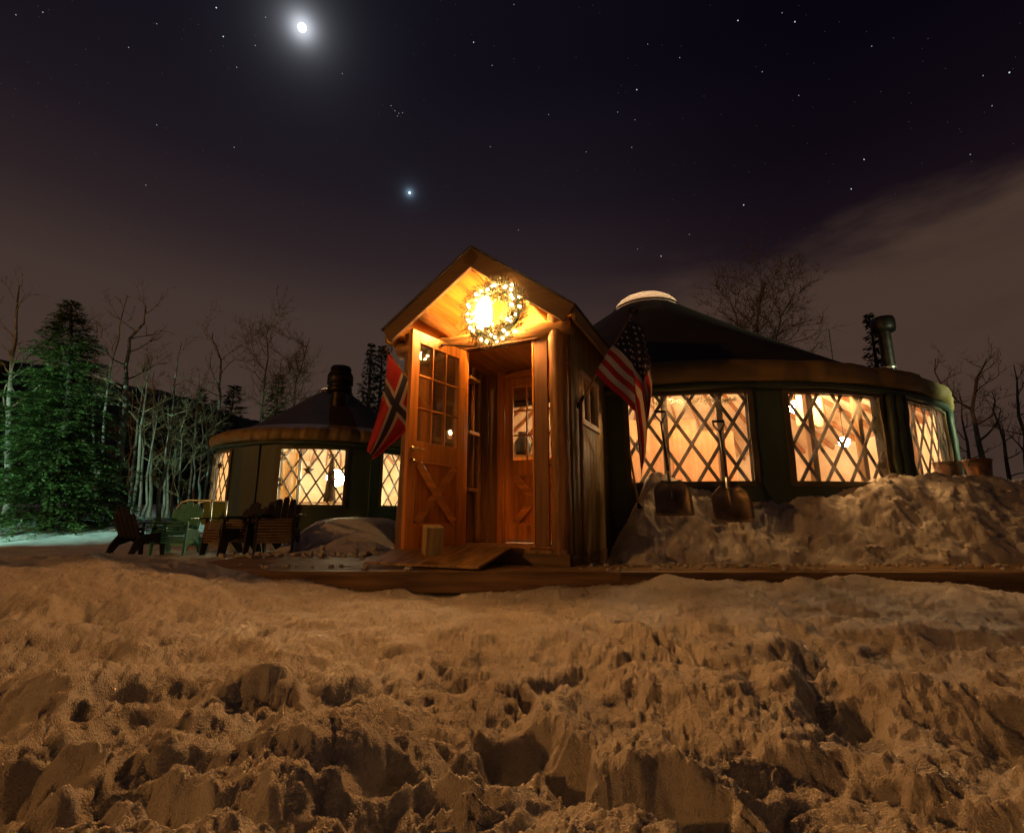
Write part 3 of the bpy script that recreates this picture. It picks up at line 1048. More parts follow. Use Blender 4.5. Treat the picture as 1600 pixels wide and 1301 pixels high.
cone_m = mat('pine_cone', (0.20, 0.09, 0.03), 0.7, 0.3)
for a in (0.15, 2.5, 4.9, 5.9, 1.2):
    o = MB().lathe([(0.001, -.03), (.018, -.02), (.022, 0), (.014, .025), (.001, .035)], 9).build('pine_cone', cone_m, wr)
    o.location = (R0 * math.cos(a), -0.07, R0 * math.sin(a))
    o.rotation_euler = (rg.uniform(0, 3), rg.uniform(0, 3), 0)

# ------------------------------------------------------------------ yurts
def cyl(R, a, z, rr=0.0):
    return Vector(((R + rr) * math.sin(a), -(R + rr) * math.cos(a), z))


def wall_surface(R, angs, zs, holes, wob, seed):
    """cylinder patch grid without the cells that fall in a hole"""
    rg = random.Random(seed)
    ph = [rg.uniform(0, 6.28) for _ in range(6)]
    mb = MB()
    na, nzz = len(angs), len(zs)
    for a in angs:
        for z in zs:
            w = wob * (math.sin(a * 17 + ph[0] + z * .5) + .7 * math.sin(a * 41 + ph[1] + z * 1.3) + .4 * math.sin(a * 83 + ph[2]))
            mb.v.append(tuple(cyl(R, a, z, w)))
    closed = abs(angs[-1] - angs[0] - 2 * math.pi) < 1e-6
    for i in range(na - 1):
        am = (angs[i] + angs[i + 1]) / 2
        for j in range(nzz - 1):
            zm = (zs[j] + zs[j + 1]) / 2
            if any(h[0] < am < h[1] and h[2] < zm < h[3] for h in holes):
                continue
            mb.f.append((i * nzz + j, (i + 1) * nzz + j, (i + 1) * nzz + j + 1, i * nzz + j + 1))
            mb.m.append(0)
    return mb


def grid_vals(lo, hi, n, extra):
    v = list(np.linspace(lo, hi, n)) + list(extra)
    v = sorted(v)
    out = [v[0]]
    for x in v[1:]:
        if x - out[-1] > 1e-5:
            out.append(x)
    return out


def make_yurt(label, C, R, ztop, zroof, rdome, zdome, windows, holes_extra, rot_seams, wob, lat_w, floor_z):
    y = thing('yurt', label, 'yurt', (C[0], C[1], 0))
    D2 = math.pi / 180
    holes = [(a * D2, b * D2, c, d) for a, b, c, d in windows + holes_extra]
    ea = [h[0] for h in holes] + [h[1] for h in holes]
    ez = [h[2] for h in holes] + [h[3] for h in holes]
    angs = grid_vals(-math.pi, math.pi, 361, ea)
    zs = grid_vals(-0.1, ztop + .12, 9, ez)
    wall_surface(R, angs, zs, holes, wob, 3).build('wall', M_GREENFAB, y, smooth=True)
    wall_surface(R - 0.10, grid_vals(-math.pi, math.pi, 121, ea), zs, holes, 0.0, 3).build('liner', M_LINER, y, smooth=True)
    # roof skin and its lining, tan eave valance, skirt cord
    slope = (zroof - ztop) / (R - rdome)
    prof = []
    for i in range(15):
        f = i / 14
        r = rdome + (R + 0.02 - rdome) * f
        prof.append((r, zroof - (r - rdome) * slope - 0.05 * math.sin(f * math.pi) + 0.02))
    m = MB()
    nseg = 180
    for k, (r, z) in enumerate(prof):
        for j in range(nseg):
            a = 2 * math.pi * j / nseg
            s_ = -0.018 * (r / R) * abs(math.sin(a * rot_seams / 2 + .4)) ** 2
            m.v.append(tuple(cyl(r, a, z + s_)))
    for k in range(len(prof) - 1):
        for j in range(nseg):
            q = (j + 1) % nseg
            m.f.append((k * nseg + j, k * nseg + q, (k + 1) * nseg + q, (k + 1) * nseg + j))
            m.m.append(0)
    m.build('roof', M_ROOFFAB, y, smooth=True)
    MB().lathe([(r, z - 0.10) for r, z in prof], 72).build('roof_lining', M_LINER, y, smooth=True)
    val = MB()
    rgv = random.Random(5)
    ph = [rgv.uniform(0, 6) for _ in range(4)]
    vp = [(R - 0.42, ztop + 0.315), (R - 0.2, ztop + 0.235), (R + 0.02, ztop + 0.165), (R + 0.11, ztop + 0.10), (R + 0.135, ztop + 0.02), (R + 0.125, ztop - 0.06), (R + 0.10, ztop - 0.115), (R + 0.03, ztop - 0.118)]
    ns = 540
    for k, (r, z) in enumerate(vp):
        f = k / (len(vp) - 1)
        for j in range(ns):
            a = 2 * math.pi * j / ns
            puck = math.exp(-((((a * 28 / (2 * math.pi)) % 1) - 0.5) / 0.10) ** 2)
            w = (0.016 * math.sin(a * 23 + ph[0]) + 0.011 * math.sin(a * 57 + ph[1] + 3 * f) + 0.007 * math.sin(a * 131 + ph[2] + 5 * f) - 0.038 * puck) * math.sin(min(1, f * 1.3) * math.pi * 0.62)
            val.v.append(tuple(cyl(r + w, a, z + 0.5 * w * (1 - f))))
    for k in range(len(vp) - 1):
        for j in range(ns):
            q = (j + 1) % ns
            val.f.append((k * ns + j, k * ns + q, (k + 1) * ns + q, (k + 1) * ns + j))
            val.m.append(0)
    val.build('eave_valance', M_TAN, y, smooth=True)
    # green roll of the wall cover under the eave
    pts = [cyl(R + 0.045 + 0.008 * math.sin(t * .7), 2 * math.pi * t / 160, ztop - 0.165 + 0.010 * math.sin(t * .37)) for t in range(161)]
    MB().tube(pts, [0.045 + 0.006 * math.sin(t * 1.1) for t in range(161)], 8, False).build('wall_cover_roll', M_GREENFAB, y, smooth=True)
    # skylight ring and dome
    MB().lathe([(rdome + .03, zroof + .01), (rdome + .035, zroof + .05), (rdome - .02, zroof + .055)], 48).build('ring', M_ROOFFAB, y, smooth=True)
    dm = [(rdome * math.cos(t), zroof + .04 + (zdome - zroof - .04) * math.sin(t)) for t in [i * math.pi / 2 / 8 for i in range(9)]]
    MB().lathe(dm, 48).build('skylight_dome', M_DOME, y, smooth=True)
    # rafters
    nr = 36
    me = None
    for k in range(nr):
        a = 2 * math.pi * k / nr + 0.05
        o = None
        if me is None:
            mm = MB().beam((rdome + .02, 0, zroof - .17), (R - .12, 0, ztop - .10), 0.05, 0.095)
            me = mm.mesh('rafter', M_RAFT)
        o = link('rafter', me, y)
        o.rotation_euler = (0, 0, a)
    # floor
    MB().lathe([(0.001, floor_z), (R - .12, floor_z), (R - .12, floor_z - .06)], 60).build('floor', M_FLOOR, y)
    # vertical welts between the windows
    for k in range(rot_seams):
        a = 2 * math.pi * (k + .5) / rot_seams
        if any(h[0] - .03 < ((a + math.pi) % (2 * math.pi)) - math.pi < h[1] + .03 for h in holes):
            continue
        pts = [cyl(R + 0.012, a, z) for z in (0.1, 0.7, 1.3, ztop - .1)]
        MB().tube(pts, 0.018, 6).build('seam_welt', M_GREENFAB, y, smooth=True)
    # windows: flap frame, vinyl pane, lattice strips, posts
    for wi, (a0, a1, z0, z1) in enumerate(windows):
        A0, A1 = a0 * D2, a1 * D2
        rg2 = random.Random(wi + 10)
        fr = MB()
        ew = 0.05 / R
        def strip(b0, b1, c0, c1, n):
            for k in range(n):
                p, q = b0 + (b1 - b0) * k / n, b0 + (b1 - b0) * (k + 1) / n
                vs = []
                for rr in (0.004, 0.030):
                    for aa, zz in ((p, c0), (q, c0), (q, c1), (p, c1)):
                        vs.append(cyl(R, aa, zz, rr + 0.006 * math.sin(aa * 60 + zz * 9)))
                fr.add(vs, [(4, 5, 6, 7), (0, 1, 5, 4), (2, 3, 7, 6), (1, 2, 6, 5), (3, 0, 4, 7)])
        strip(A0 - ew, A1 + ew, z0 - .05, z0 + .012, 14)
        strip(A0 - ew, A1 + ew, z1 - .012, z1 + .03, 14)
        nz_ = 8
        for k in range(nz_):
            c0, c1 = z0 + .012 + (z1 - z0 - .024) * k / nz_, z0 + .012 + (z1 - z0 - .024) * (k + 1) / nz_
            strip(A0 - ew, A0 + ew * .25, c0, c1, 1)
            strip(A1 - ew * .25, A1 + ew, c0, c1, 1)
        w = fr.build('window', M_FRAMEFAB, y, smooth=False)
        pn = MB()
        na, nzz = 24, 10
        for i in range(na + 1):
            for j in range(nzz + 1):
                aa, zz = A0 + (A1 - A0) * i / na, z0 + (z1 - z0) * j / nzz
                pn.v.append(tuple(cyl(R, aa, zz, -0.004 + 0.006 * math.sin(aa * 75 + zz * 1.2 + wi))))
        for i in range(na):
            for j in range(nzz):
                q = i * (nzz + 1) + j
                pn.f.append((q, q + nzz + 1, q + nzz + 2, q + 1))
                pn.m.append(0)
        pn.build('pane', M_VINYL, w, smooth=True)
        # lattice: strips at +-57 degrees
        dx, rise = 0.335, math.tan(R_(57.5))
        S0, S1 = A0 * R, A1 * R
        for sgn, rr in ((1, -0.055), (-1, -0.067)):
            k = -30
            while k < 60:
                off = S0 + k * dx + (0.11 if sgn > 0 else 0.03)
                k += 1
                zlo, zhi = z0 - .06, z1 + .06
                # s = off + sgn*(z - z0)/rise, clip to the window span
                pa, pb = off + sgn * (zlo - z0) / rise, off + sgn * (zhi - z0) / rise
                if max(pa, pb) < S0 - .06 or min(pa, pb) > S1 + .06:
                    continue
                pts = []
                for t in range(9):
                    z = zlo + (zhi - zlo) * t / 8
                    s = off + sgn * (z - z0) / rise
                    if S0 - .08 <= s <= S1 + .08:
                        pts.append((s, z))
                if len(pts) < 2:
                    continue
                st = MB()
                hw = lat_w / 2 / math.sin(R_(57.5))
                for t in range(len(pts) - 1):
                    (s0, c0), (s1, c1) = pts[t], pts[t + 1]
                    vs = []
                    for r2 in (rr, rr - 0.011):
                        for ss, zz in ((s0 - hw, c0), (s0 + hw, c0), (s1 + hw, c1), (s1 - hw, c1)):
                            vs.append(cyl(R, ss / R, zz, r2))
                    st.add(vs, [(0, 1, 2, 3), (7, 6, 5, 4), (1, 5, 6, 2), (0, 3, 7, 4)] + ([(0, 4, 5, 1)] if t == 0 else []) + ([(3, 2, 6, 7)] if t == len(pts) - 2 else []))
                st.build('lattice_strip', M_LATT, w)
    return y


RW_ = [(-19.5, -2.4, .85, 1.93), (3.2, 19.2, .85, 1.93), (25.2, 43.0, .85, 1.93)]
yr = make_yurt('large green canvas yurt with three lit lattice windows behind the snow bank', RYC, RYR, 2.165, 4.98, .71, 5.40, RW_, [(-45, -28, .14, 2.1)], 26, .006, .042, 0.10)
LW_ = [(-53, -31, .72, 1.88), (-2.2, 26.5, .72, 1.88), (44.5, 66, .72, 1.88)]
yl = make_yurt('small green canvas yurt with bright lattice windows left of the porch', LYC, LYR, 2.17, 3.68, .42, 3.86, LW_, [], 14, .005, .036, 0.10)

# studs behind the big yurt's windows
for a in (-14.2, -6.2, 7.6, 16.5, 30.5):
    q = cyl(RYR - .13, R_(a), 0)
    MB().box((q.x, q.y, 1.15), (0.075, 0.075, 2.1), Matrix.Rotation(R_(a), 3, 'Z')).build('wall_stud', wood('stud_wood', (0.26, 0.15, 0.065), 'z', 0.6), yr, bevel=0.004)
for a in (6.0, 40.0):
    q = cyl(LYR - .13, R_(a), 0)
    MB().box((q.x, q.y, 1.15), (0.06, 0.06, 2.1), Matrix.Rotation(R_(a), 3, 'Z')).build('wall_stud', MATS['stud_wood'], yl, bevel=0.004)

# rolled-up window flaps beside the third window
for a, w in ((20.6, .05), (22.0, .07), (23.6, .055), (44.4, .05), (45.8, .05)):
    pts = [cyl(RYR + .05, R_(a + .25 * math.sin(z * 4)), z) for z in np.linspace(.74, 1.97, 10)]
    MB().tube(pts, [w * (1 + .14 * math.sin(i * 2.1 + a)) for i in range(10)], 8).build('rolled_flap', M_GREENFAB, yr, smooth=True)


# ---- things inside the yurts
M_SHADE = emit('lamp_shade_glow', (1.0, 0.66, 0.34), 40.0)
M_BANK_FILL = emit('bank_fill_glow', (1.0, 0.50, 0.17), 640.0)  # glow of the two added lamps that brighten the snow bank
M_SHADE2 = emit('bright_lamp_glow', (1.0, 0.70, 0.38), 270.0)


def hanging_lamp(label, loc, drop, r, m):
    o = thing('hanging_lamp', label, 'lamp', loc)
    MB().sphere((0, 0, 0), r, 16, 10).build('globe', m, o, smooth=True)
    MB().tube([(0, 0, r * .95), (0, 0, drop)], .008, 6).build('cord', M_IRON, o)
    MB().lathe([(.001, r * 1.25), (r * .4, r * 1.2), (r * .42, r * .9)], 12).build('cap', M_BRASS, o)
    return o


def in_r(u, v, Y):
    return P(u, v, Y)


hanging_lamp('round globe lamp glowing inside the large yurt behind the middle window', P(1319, 690, 8.3), 2.0, .085, M_SHADE2)
hanging_lamp('globe lamp hung high under the large yurt skylight', (3.0, 10.4, 3.35), 1.7, .17, M_SHADE2)
hanging_lamp('globe lamp hung near the left wall inside the large yurt', (1.0, 9.0, 2.55), 1.2, .13, M_SHADE2)
hanging_lamp('globe lamp hung near the right wall inside the large yurt', (5.6, 9.6, 2.6), 1.1, .13, M_SHADE2)
hanging_lamp('added unseen globe lamp above the left window, lighting the snow bank', (2.1, 6.27, 2.13), .16, .065, M_BANK_FILL)  # added out of sight above the window to brighten the snow bank
hanging_lamp('added unseen globe lamp above the middle window, lighting the snow bank', (3.9, 6.29, 2.13), .16, .065, M_BANK_FILL)  # second added fill for the bank, also hidden from view
hanging_lamp('bright white lamp inside the small yurt', (LYC[0] + .42, LYC[1] - .75, 1.42), 1.7, .21, emit('white_lamp_glow', (1.0, 0.82, 0.47), 270.0))


def cloth(name, label, cat, p0, width, z0, z1, ang, mt, folds, depth, seed):
    rg = random.Random(seed)
    n, k = folds * 8, 8
    mb = MB()
    ph = rg.uniform(0, 6)
    for i in range(n + 1):
        for j in range(k + 1):
            f, g = i / n, j / k
            yy = depth * math.sin(f * folds * 2 * math.pi + ph + .6 * g) * (.4 + .6 * (1 - g)) + .02 * math.sin(f * 9 + g * 4)
            mb.v.append(((f - .5) * width, yy, z0 + (z1 - z0) * g))
    for i in range(n):
        for j in range(k):
            q = i * (k + 1) + j
            mb.f.append((q, q + k + 1, q + k + 2, q + 1))
            mb.m.append(0)
    o = mb.build(name, mt, smooth=True)
    so = o.modifiers.new('thick', 'SOLIDIFY')
    so.thickness = .006
    o.location = p0
    o.rotation_euler = (0, 0, ang)
    return tag(o, label, cat)


M_CUR1 = mat('pale_curtain', (0.74, 0.55, 0.42), 0.8, 0.12, (3, 3, 3))
M_CUR2 = mat('rose_curtain', (0.72, 0.46, 0.34), 0.8, 0.12, (3, 3, 3))
M_CUR3 = mat('white_towel', (0.80, 0.74, 0.66), 0.8, 0.06, (3, 3, 3))
c1 = P(1075, 700, 7.3)
cloth('curtain', 'pale pink curtain hanging in folds inside the left window of the large yurt', 'curtain', (c1.x + .25, 7.3, 0), .95, .25, 1.72, R_(6), M_CUR2, 6, .05, 1)
c1 = P(1030, 690, 7.9)
cloth('curtain', 'cream curtain hanging in folds behind the shovels in the left window', 'curtain', (c1.x, 7.9, 0), 1.2, .25, 2.0, R_(-4), M_CUR1, 6, .06, 2)
c1 = P(1262, 625, 6.6)
cloth('hanging_cloth', 'white cloth hung at the top left corner of the middle window', 'cloth', (c1.x, 6.55, 0), .42, 1.62, 2.05, R_(8), M_CUR3, 3, .03, 3)
tb = thing('dining_table', 'wooden dining table inside the large yurt behind the middle window', 'table', (4.5, 8.0, .10), R_(10))
MB().box((0, 0, .76), (1.7, .8, .04)).build('table_top', M_FLOOR, tb, bevel=.004)
for sx in (-1, 1):
    for sy in (-1, 1):
        MB().box((sx * .76, sy * .32, .37), (.07, .07, .74)).build('leg', M_FLOOR, tb, bevel=.004)
jar = thing('black_pot', 'round black pot seen through the lower panes of the inner door', 'pot', P(817, 712, 8.2), 0)
MB().lathe([(.001, 0), (.10, 0), (.15, .10), (.14, .22), (.08, .31), (.07, .36), (.09, .39), (.001, .39)], 20).build('body', M_IRON, jar, smooth=True)
MB().tube([(.07, 0, .34), (.14, 0, .33), (.17, 0, .24), (.14, 0, .15)], .012, 6).build('handle', M_IRON, jar, smooth=True)
st_ = thing('pot_stand', 'small cabinet carrying the black pot inside the large yurt', 'cabinet', (jar.location.x, 8.25, .10))
MB().box((0, 0, (jar.location.z - .104) / 2), (.6, .42, jar.location.z - .104)).build('case', M_FLOOR, st_, bevel=.005)
for sx in (-1, 1):
    MB().box((sx * .147, -.219, (jar.location.z - .1) / 2), (.28, .016, jar.location.z - .2)).build('cabinet_door', M_DOOR, st_, bevel=.004)
MB().box((0, 0, jar.location.z - .102), (.64, .46, .003)).build('cabinet_top', M_FLOOR, st_)
cs = P(845, 690, 8.6)
cloth('red_cloth', 'red patterned cloth hung behind the black pot', 'cloth', (cs.x - .1, 8.75, 0), 1.2, 1.05, 1.52, 0, mat('red_print', (0.45, 0.06, 0.04), 0.8, 0.5, (14, 14, 14), 2, col2=(0.62, 0.45, 0.30)), 4, .03, 5)

# evergreen garland along the top of the left window
gl_ = MB()
rg = random.Random(31)
for i in range(520):
    a = R_(rg.uniform(-19, -3))
    b = (a - R_(-19)) / R_(16)
    z = 1.93 - .05 * abs(math.sin(b * 9.4)) - abs(rg.gauss(0, .025))
    q = cyl(RYR - .17 + rg.gauss(0, .02), a, z)
    dr = Vector((rg.gauss(0, 1), rg.gauss(0, 1), rg.gauss(-.6, 1))).normalized() * rg.uniform(.05, .09)
    sd = dr.orthogonal().normalized() * .006
    gl_.add([q - sd, q + sd, q + dr], [(0, 1, 2)])
go = gl_.build('evergreen_garland', M_WREATH)
go.location = (RYC[0], RYC[1], 0)
tag(go, 'evergreen garland along the top of the left window inside the large yurt', 'garland')


# star ornament and tree-shaped figure in the small yurt's window
def star_poly(r, r2, n=5):
    return [((r if i % 2 == 0 else r2) * math.sin(math.pi * i / n), (r if i % 2 == 0 else r2) * math.cos(math.pi * i / n)) for i in range(2 * n)]


M_SIL = mat('dark_felt', (0.05, 0.035, 0.02), 0.8, 0.2)
for (u, v, Y, r, lb) in ((482, 735, 10.52, .125, 'dark star ornament hanging in the front window of the small yurt'), (344, 727, 10.95, .085, 'small dark star ornament in the leftmost window of the small yurt')):
    p = P(u, v, Y)
    o = thing('star_ornament', lb, 'ornament', p)
    MB().prism(star_poly(r, r * .45), 'y', -.008, .008).build('star', M_SIL, o)
    MB().tube([(0, 0, r * .9), (0, 0, 1.95 - p.z)], .003, 5).build('string', M_SIL, o)
p = P(512, 780, 10.75)
o = thing('tree_figure', 'dark tree-shaped figure with star points standing in the small yurt window', 'figure', (p.x, 10.86, p.z - .04))
MB().lathe([(.001, 0), (.13, 0), (.12, .10), (.095, .35), (.07, .62), (.05, .85), (.02, .98), (.001, 1.0)], 14).build('body', M_SIL, o, smooth=True)
for (z, s, dxx) in ((.98, .10, 0), (.60, .12, .06), (.40, .11, .07)):
    q = MB().prism(star_poly(s, s * .4), 'y', -.01, .01).build('star_point', M_SIL, o)
    q.location = (dxx, -.09, z)
sl = thing('window_shelf', 'shelf inside the front window of the small yurt', 'shelf', (p.x - .3, 10.86, 0.10))
MB().box((0, 0, p.z - .17), (1.5, .26, .03)).build('shelf_board', M_FLOOR, sl, bevel=.003)
for sx in (-1, 1):
    MB().box((sx * .7, 0, (p.z - .19) / 2), (.05, .24, p.z - .19)).build('upright', M_FLOOR, sl)
q = P(459, 715, 11.6)
hanging_lamp('small blue-violet lamp in the upper left of the small yurt window', q, .7, .10, emit('violet_glow', (0.20, 0.16, 1.0), 2.2))
c1 = P(470, 720, 11.9)
cloth('curtain', 'yellowish curtain inside the front window of the small yurt', 'curtain', (c1.x - .25, 11.35, 0), .8, .3, 1.95, R_(10), mat('straw_curtain', (0.60, 0.44, 0.18), 0.8, 0.12, (3, 3, 3)), 4, .05, 8)

# ------------------------------------------------------------------ chimneys
ch = thing('stove_chimney', 'tall capped stove pipe rising behind the right end of the large yurt', 'chimney', (7.96, 10.1, 0))
MB().lathe([(.115, .6), (.115, 4.36)], 20).build('pipe', M_STEEL, ch, smooth=True)
MB().lathe([(.122, 3.52), (.132, 3.53), (.132, 3.58), (.122, 3.59)], 20).build('band', mat('bright_band', (.5, .48, .42), .3, .1, metal=.9), ch, smooth=True)
MB().lathe([(.10, 4.33), (.21, 4.36), (.225, 4.44), (.225, 4.58), (.20, 4.66), (.08, 4.70), (.001, 4.70)], 24).build('cap', M_STEEL, ch, smooth=True)
MB().beam((-.1, 0, 1.9), (-.42, -.02, 1.9), .04, .04).build('bracket', M_IRON, ch)
lc = P(530, 620, 12.05)
ch = thing('roof_chimney', 'wide banded stove pipe on the roof of the small yurt', 'chimney', (lc.x, 12.05, 0.16))
MB().lathe([(.20, 2.55), (.20, 3.40)], 24).build('pipe', M_STEEL, ch, smooth=True)
MB().lathe([(.20, 3.33), (.29, 3.36), (.295, 3.48), (.27, 3.50)], 24).build('band', M_STEEL, ch, smooth=True)
MB().lathe([(.27, 3.50), (.27, 3.55), (.31, 3.56), (.31, 3.78), (.285, 3.80), (.285, 3.84)], 24).build('shroud', M_STEEL, ch, smooth=True)
MB().lathe([(.285, 3.84), (.25, 3.86), (.25, 3.98), (.22, 4.02), (.001, 4.03)], 24).build('cap', M_STEEL, ch, smooth=True)

# ------------------------------------------------------------------ flags
M_RED = mat('flag_red', (0.58, 0.028, 0.034), 0.7, 0.12, (5, 5, 5))
M_WHITE = mat('flag_white', (0.82, 0.78, 0.70), 0.7, 0.08, (5, 5, 5))
M_RED2 = mat('flag_red_shaded', (0.44, 0.018, 0.022), 0.7, 0.12, (5, 5, 5))  # left flag's red darkened: the open door's shade put into the colour
M_WHITE2 = mat('flag_white_shaded', (0.62, 0.55, 0.45), 0.7, 0.08, (5, 5, 5))  # its white toned down likewise to stand for shade
M_NAVY = mat('flag_navy', (0.028, 0.028, 0.085), 0.7, 0.15, (5, 5, 5))
M_POLE = wood('flag_pole_wood', (0.40, 0.24, 0.10), 'z', 0.45, 0.2)


def flag_mesh(fn, na, nb, which, name, parent, mats):
    mb = MB()
    for i in range(na + 1):
        for j in range(nb + 1):
            mb.v.append(tuple(fn(i / na, j / nb)))
    for i in range(na):
        for j in range(nb):
            q = i * (nb + 1) + j
            mb.f.append((q, q + 1, q + nb + 2, q + nb + 1))
            mb.m.append(which((i + .5) / na, (j + .5) / nb))
    o = mb.build(name, mats, parent, smooth=True)
    so = o.modifiers.new('thick', 'SOLIDIFY')
    so.thickness = .003
    return o


def basket(parent, c, nrm, r, name='finial_wheel'):
    """ski-pole basket used as the tip of the flag pole"""
    nrm = Vector(nrm).normalized()
    a = nrm.orthogonal().normalized()
    b = nrm.cross(a)
    m = MB()
    m.tube([Vector(c) + (a * math.cos(t * math.pi / 12) + b * math.sin(t * math.pi / 12)) * r for t in range(25)], .007, 6, False)
    for k in range(4):
        an = k * math.pi / 4
        d = (a * math.cos(an) + b * math.sin(an)) * r
        m.tube([Vector(c) - d, Vector(c) + d], .005, 5)
    m.build(name, M_IRON, parent, smooth=True)


# red, white and blue stars-and-stripes on the right
tip, low, base = P(988, 489, 5.28), P(929, 583, 5.10), Vector((0.70, 5.06, 1.60))
fl = thing('flag', 'stars and stripes flag hanging from an angled pole on the right of the porch', 'flag', (0, 0, 0), group='flags beside the porch')
pd = (tip - base).normalized()
MB().tube([base - pd * .02, tip + pd * .06], .012, 8).build('pole', M_POLE, fl, smooth=True)
MB().tube([base - pd * .05, base + pd * .10], .02, 8).build('bracket', M_IRON, fl)
basket(fl, tip + pd * .03, (0.2, -0.9, 0.5), .055)


def us_pt(a, b):
    """a along the hoist from the tip, b along the fly"""
    h = tip.lerp(low, a)
    FLY = 1.50
    s = b * FLY
    span = 0.47 * a ** 1.1                       # cloth that runs out from the pole before it folds downwards
    dirn = Vector((0.66, 0.10, -0.62)).normalized()
    foldx = tip.x - 0.05 + 0.01 * math.sin(3 * a)
    L1 = max(0.0, (foldx - h.x) / dirn.x)
    if s < L1:
        p = h + dirn * s
        p.y += 0.015 * math.sin(s * 16 + a * 5)
        return p
    r = s - L1
    c = h + dirn * L1
    q = min(1, r / .22)
    q = q * q * (3 - 2 * q)
    wid = (0.16 + 0.07 * min(1, r / .7) - 0.12 * max(0, (r - .65) / .6)) * q
    xx = foldx + (1 - a) * wid + 0.035 * min(1, r / .8) * q
    pleat = math.sin(a * 15 + 0.8) * 0.055 * q + 0.02 * math.sin(a * 6 + r * 3)
    drop = r * (0.80 + .05 * math.sin(a * 7))
    return Vector((xx, c.y + pleat + .02, c.z - drop))


def us_col(a, b):
    if a < 7 / 13 and b < 0.40:
        return 2
    return 0 if int(a * 13) % 2 == 0 else 1


flag_mesh(us_pt, 78, 90, us_col, 'cloth', fl, [M_RED, M_WHITE, M_NAVY])
stm = MB()
for r_ in range(9):
    for c_i in range(6 if r_ % 2 == 0 else 5):
        a = (r_ + 1) / 10 * 7 / 13
        b = ((c_i + .5) / 6 + (0 if r_ % 2 == 0 else 1 / 12)) * .40
        pts = []
        for (dx_, dy_) in star_poly(.021, .0085):
            pts.append(Vector(us_pt(max(0, min(1, a - dy_ / .95)), max(0, min(1, b + dx_ / 1.5)))))
        cc = sum(pts, Vector()) / 10
        nn = (pts[0] - pts[4]).cross(pts[2] - pts[7])
        nn = nn.normalized() if nn.length > 1e-9 else Vector((0, -1, 0))
        for s_ in (1, -1):
            off = nn * .006 * s_
            stm.add([q + off for q in pts] + [cc + off], [(i, (i + 1) % 10, 10) for i in range(10)])
stm.build('stars', M_WHITE, fl)

# red flag with the blue cross on the left
tipn, basen = P(606, 549, 5.16), Vector((-0.86, 5.38, 1.55))
fn_ = thing('flag', 'red flag with a white-edged blue cross hanging left of the open door', 'flag', (0, 0, 0), group='flags beside the porch')
pdn = (tipn - basen).normalized()
MB().tube([basen, tipn + pdn * .04], .010, 8).build('pole', M_POLE, fn_, smooth=True)
basket(fn_, tipn + pdn * .02, (-0.1, -0.9, 0.3), .062)
lown = tipn - pdn * .66


def no_pt(a, b):
    h = tipn.lerp(lown, a)
    sc = 1 - .80 * b ** 1.25
    v = (lown - tipn) * a * sc
    drop = Vector((-0.16 * b + .03 * math.sin(b * 3), 0, -1.08 * b * (1 + .0 * a)))
    p = tipn + v + drop
    p.y += .035 * math.sin(a * 9 + b * 2.0) * min(1, b * 3) - .03 * b
    p.x += .012 * math.sin(a * 7 + b * 5)
    return p


def no_col(a, b):
    da, db = abs(a - .5), abs(b - 8 / 22)
    if da < 1 / 16 or db < 1 / 22:
        return 2
    if da < 2 / 16 or db < 2 / 22:
        return 1
    return 0


flag_mesh(no_pt, 64, 88, no_col, 'cloth', fn_, [M_RED2, M_WHITE2, M_NAVY])

# ------------------------------------------------------------------ shovels in the bank
M_ALU = mat('worn_aluminium_blade', (0.34, 0.28, 0.21), 0.42, 0.3, (6, 6, 6), metal=0.75, bump=0.15)
M_SHAFT = wood('shovel_shaft', (0.10, 0.055, 0.03), 'z', 0.45, 0.2)


def shovel(label, top, foot, bw):
    """scoop shovel standing blade down, leaning back on the yurt; local z along the shaft"""
    top, foot = Vector(top), Vector(foot)
    d = top - foot
    ln = d.length
    o = thing('snow_shovel', label, 'shovel', foot, group='shovels standing in the snow bank')
    o.rotation_euler = d.to_track_quat('Z', 'Y').to_euler()
    zb = 0.40                                  # blade height
    bl = MB()
    nu, nv = 12, 10
    for i in range(nu + 1):
        for j in range(nv + 1):
            f, g = i / nu * 2 - 1, j / nv
            half = bw / 2 * (1.0 if g < .62 else math.cos((g - .62) / .38 * 1.15) ** .8)
            x = f * half
            dish = -0.075 * (1 - abs(f) ** 3.0) * math.sin(min(1, .25 + g) * math.pi * .5) * (1 if g < .8 else 1 - (g - .8) * 2.0)
            y = -dish * -1 + .02 + (0.03 if abs(f) < .12 and g > .3 else 0) * (g - .3)
            bl.v.append((x, y + .04, -.02 + g * zb))
    for i in range(nu):
        for j in range(nv):
            q = i * (nv + 1) + j
            bl.f.append((q, q + nv + 1, q + nv + 2, q + 1))
            bl.m.append(0)
    b_ = bl.build('blade', M_ALU, o, smooth=True)
    b_.modifiers.new('thick', 'SOLIDIFY').thickness = .004
    MB().tube([(0, -.012, zb - .26), (0, -.006, zb - .05), (0, 0, zb + .10)], [.010, .024, .021], 10).build('socket', M_ALU, o, smooth=True)
    MB().tube([(0, 0, zb + .08), (0, .004, (zb + ln) / 2), (0, 0, ln - .13)], .0165, 10).build('shaft', M_SHAFT, o, smooth=True)
    h = MB()
    h.tube([(0, 0, ln - .14), (-.03, 0, ln - .10), (-.058, 0, ln - .055), (-.060, 0, ln - .01)], [.013, .011, .010, .010], 8)
    h.tube([(0, 0, ln - .14), (.03, 0, ln - .10), (.058, 0, ln - .055), (.060, 0, ln - .01)], [.013, .011, .010, .010], 8)
    h.build('yoke', M_SHAFT, o, smooth=True)
    MB().tube([(-.068, 0, ln), (.068, 0, ln)], .017, 10).build('grip', M_IRON, o, smooth=True)
    return o


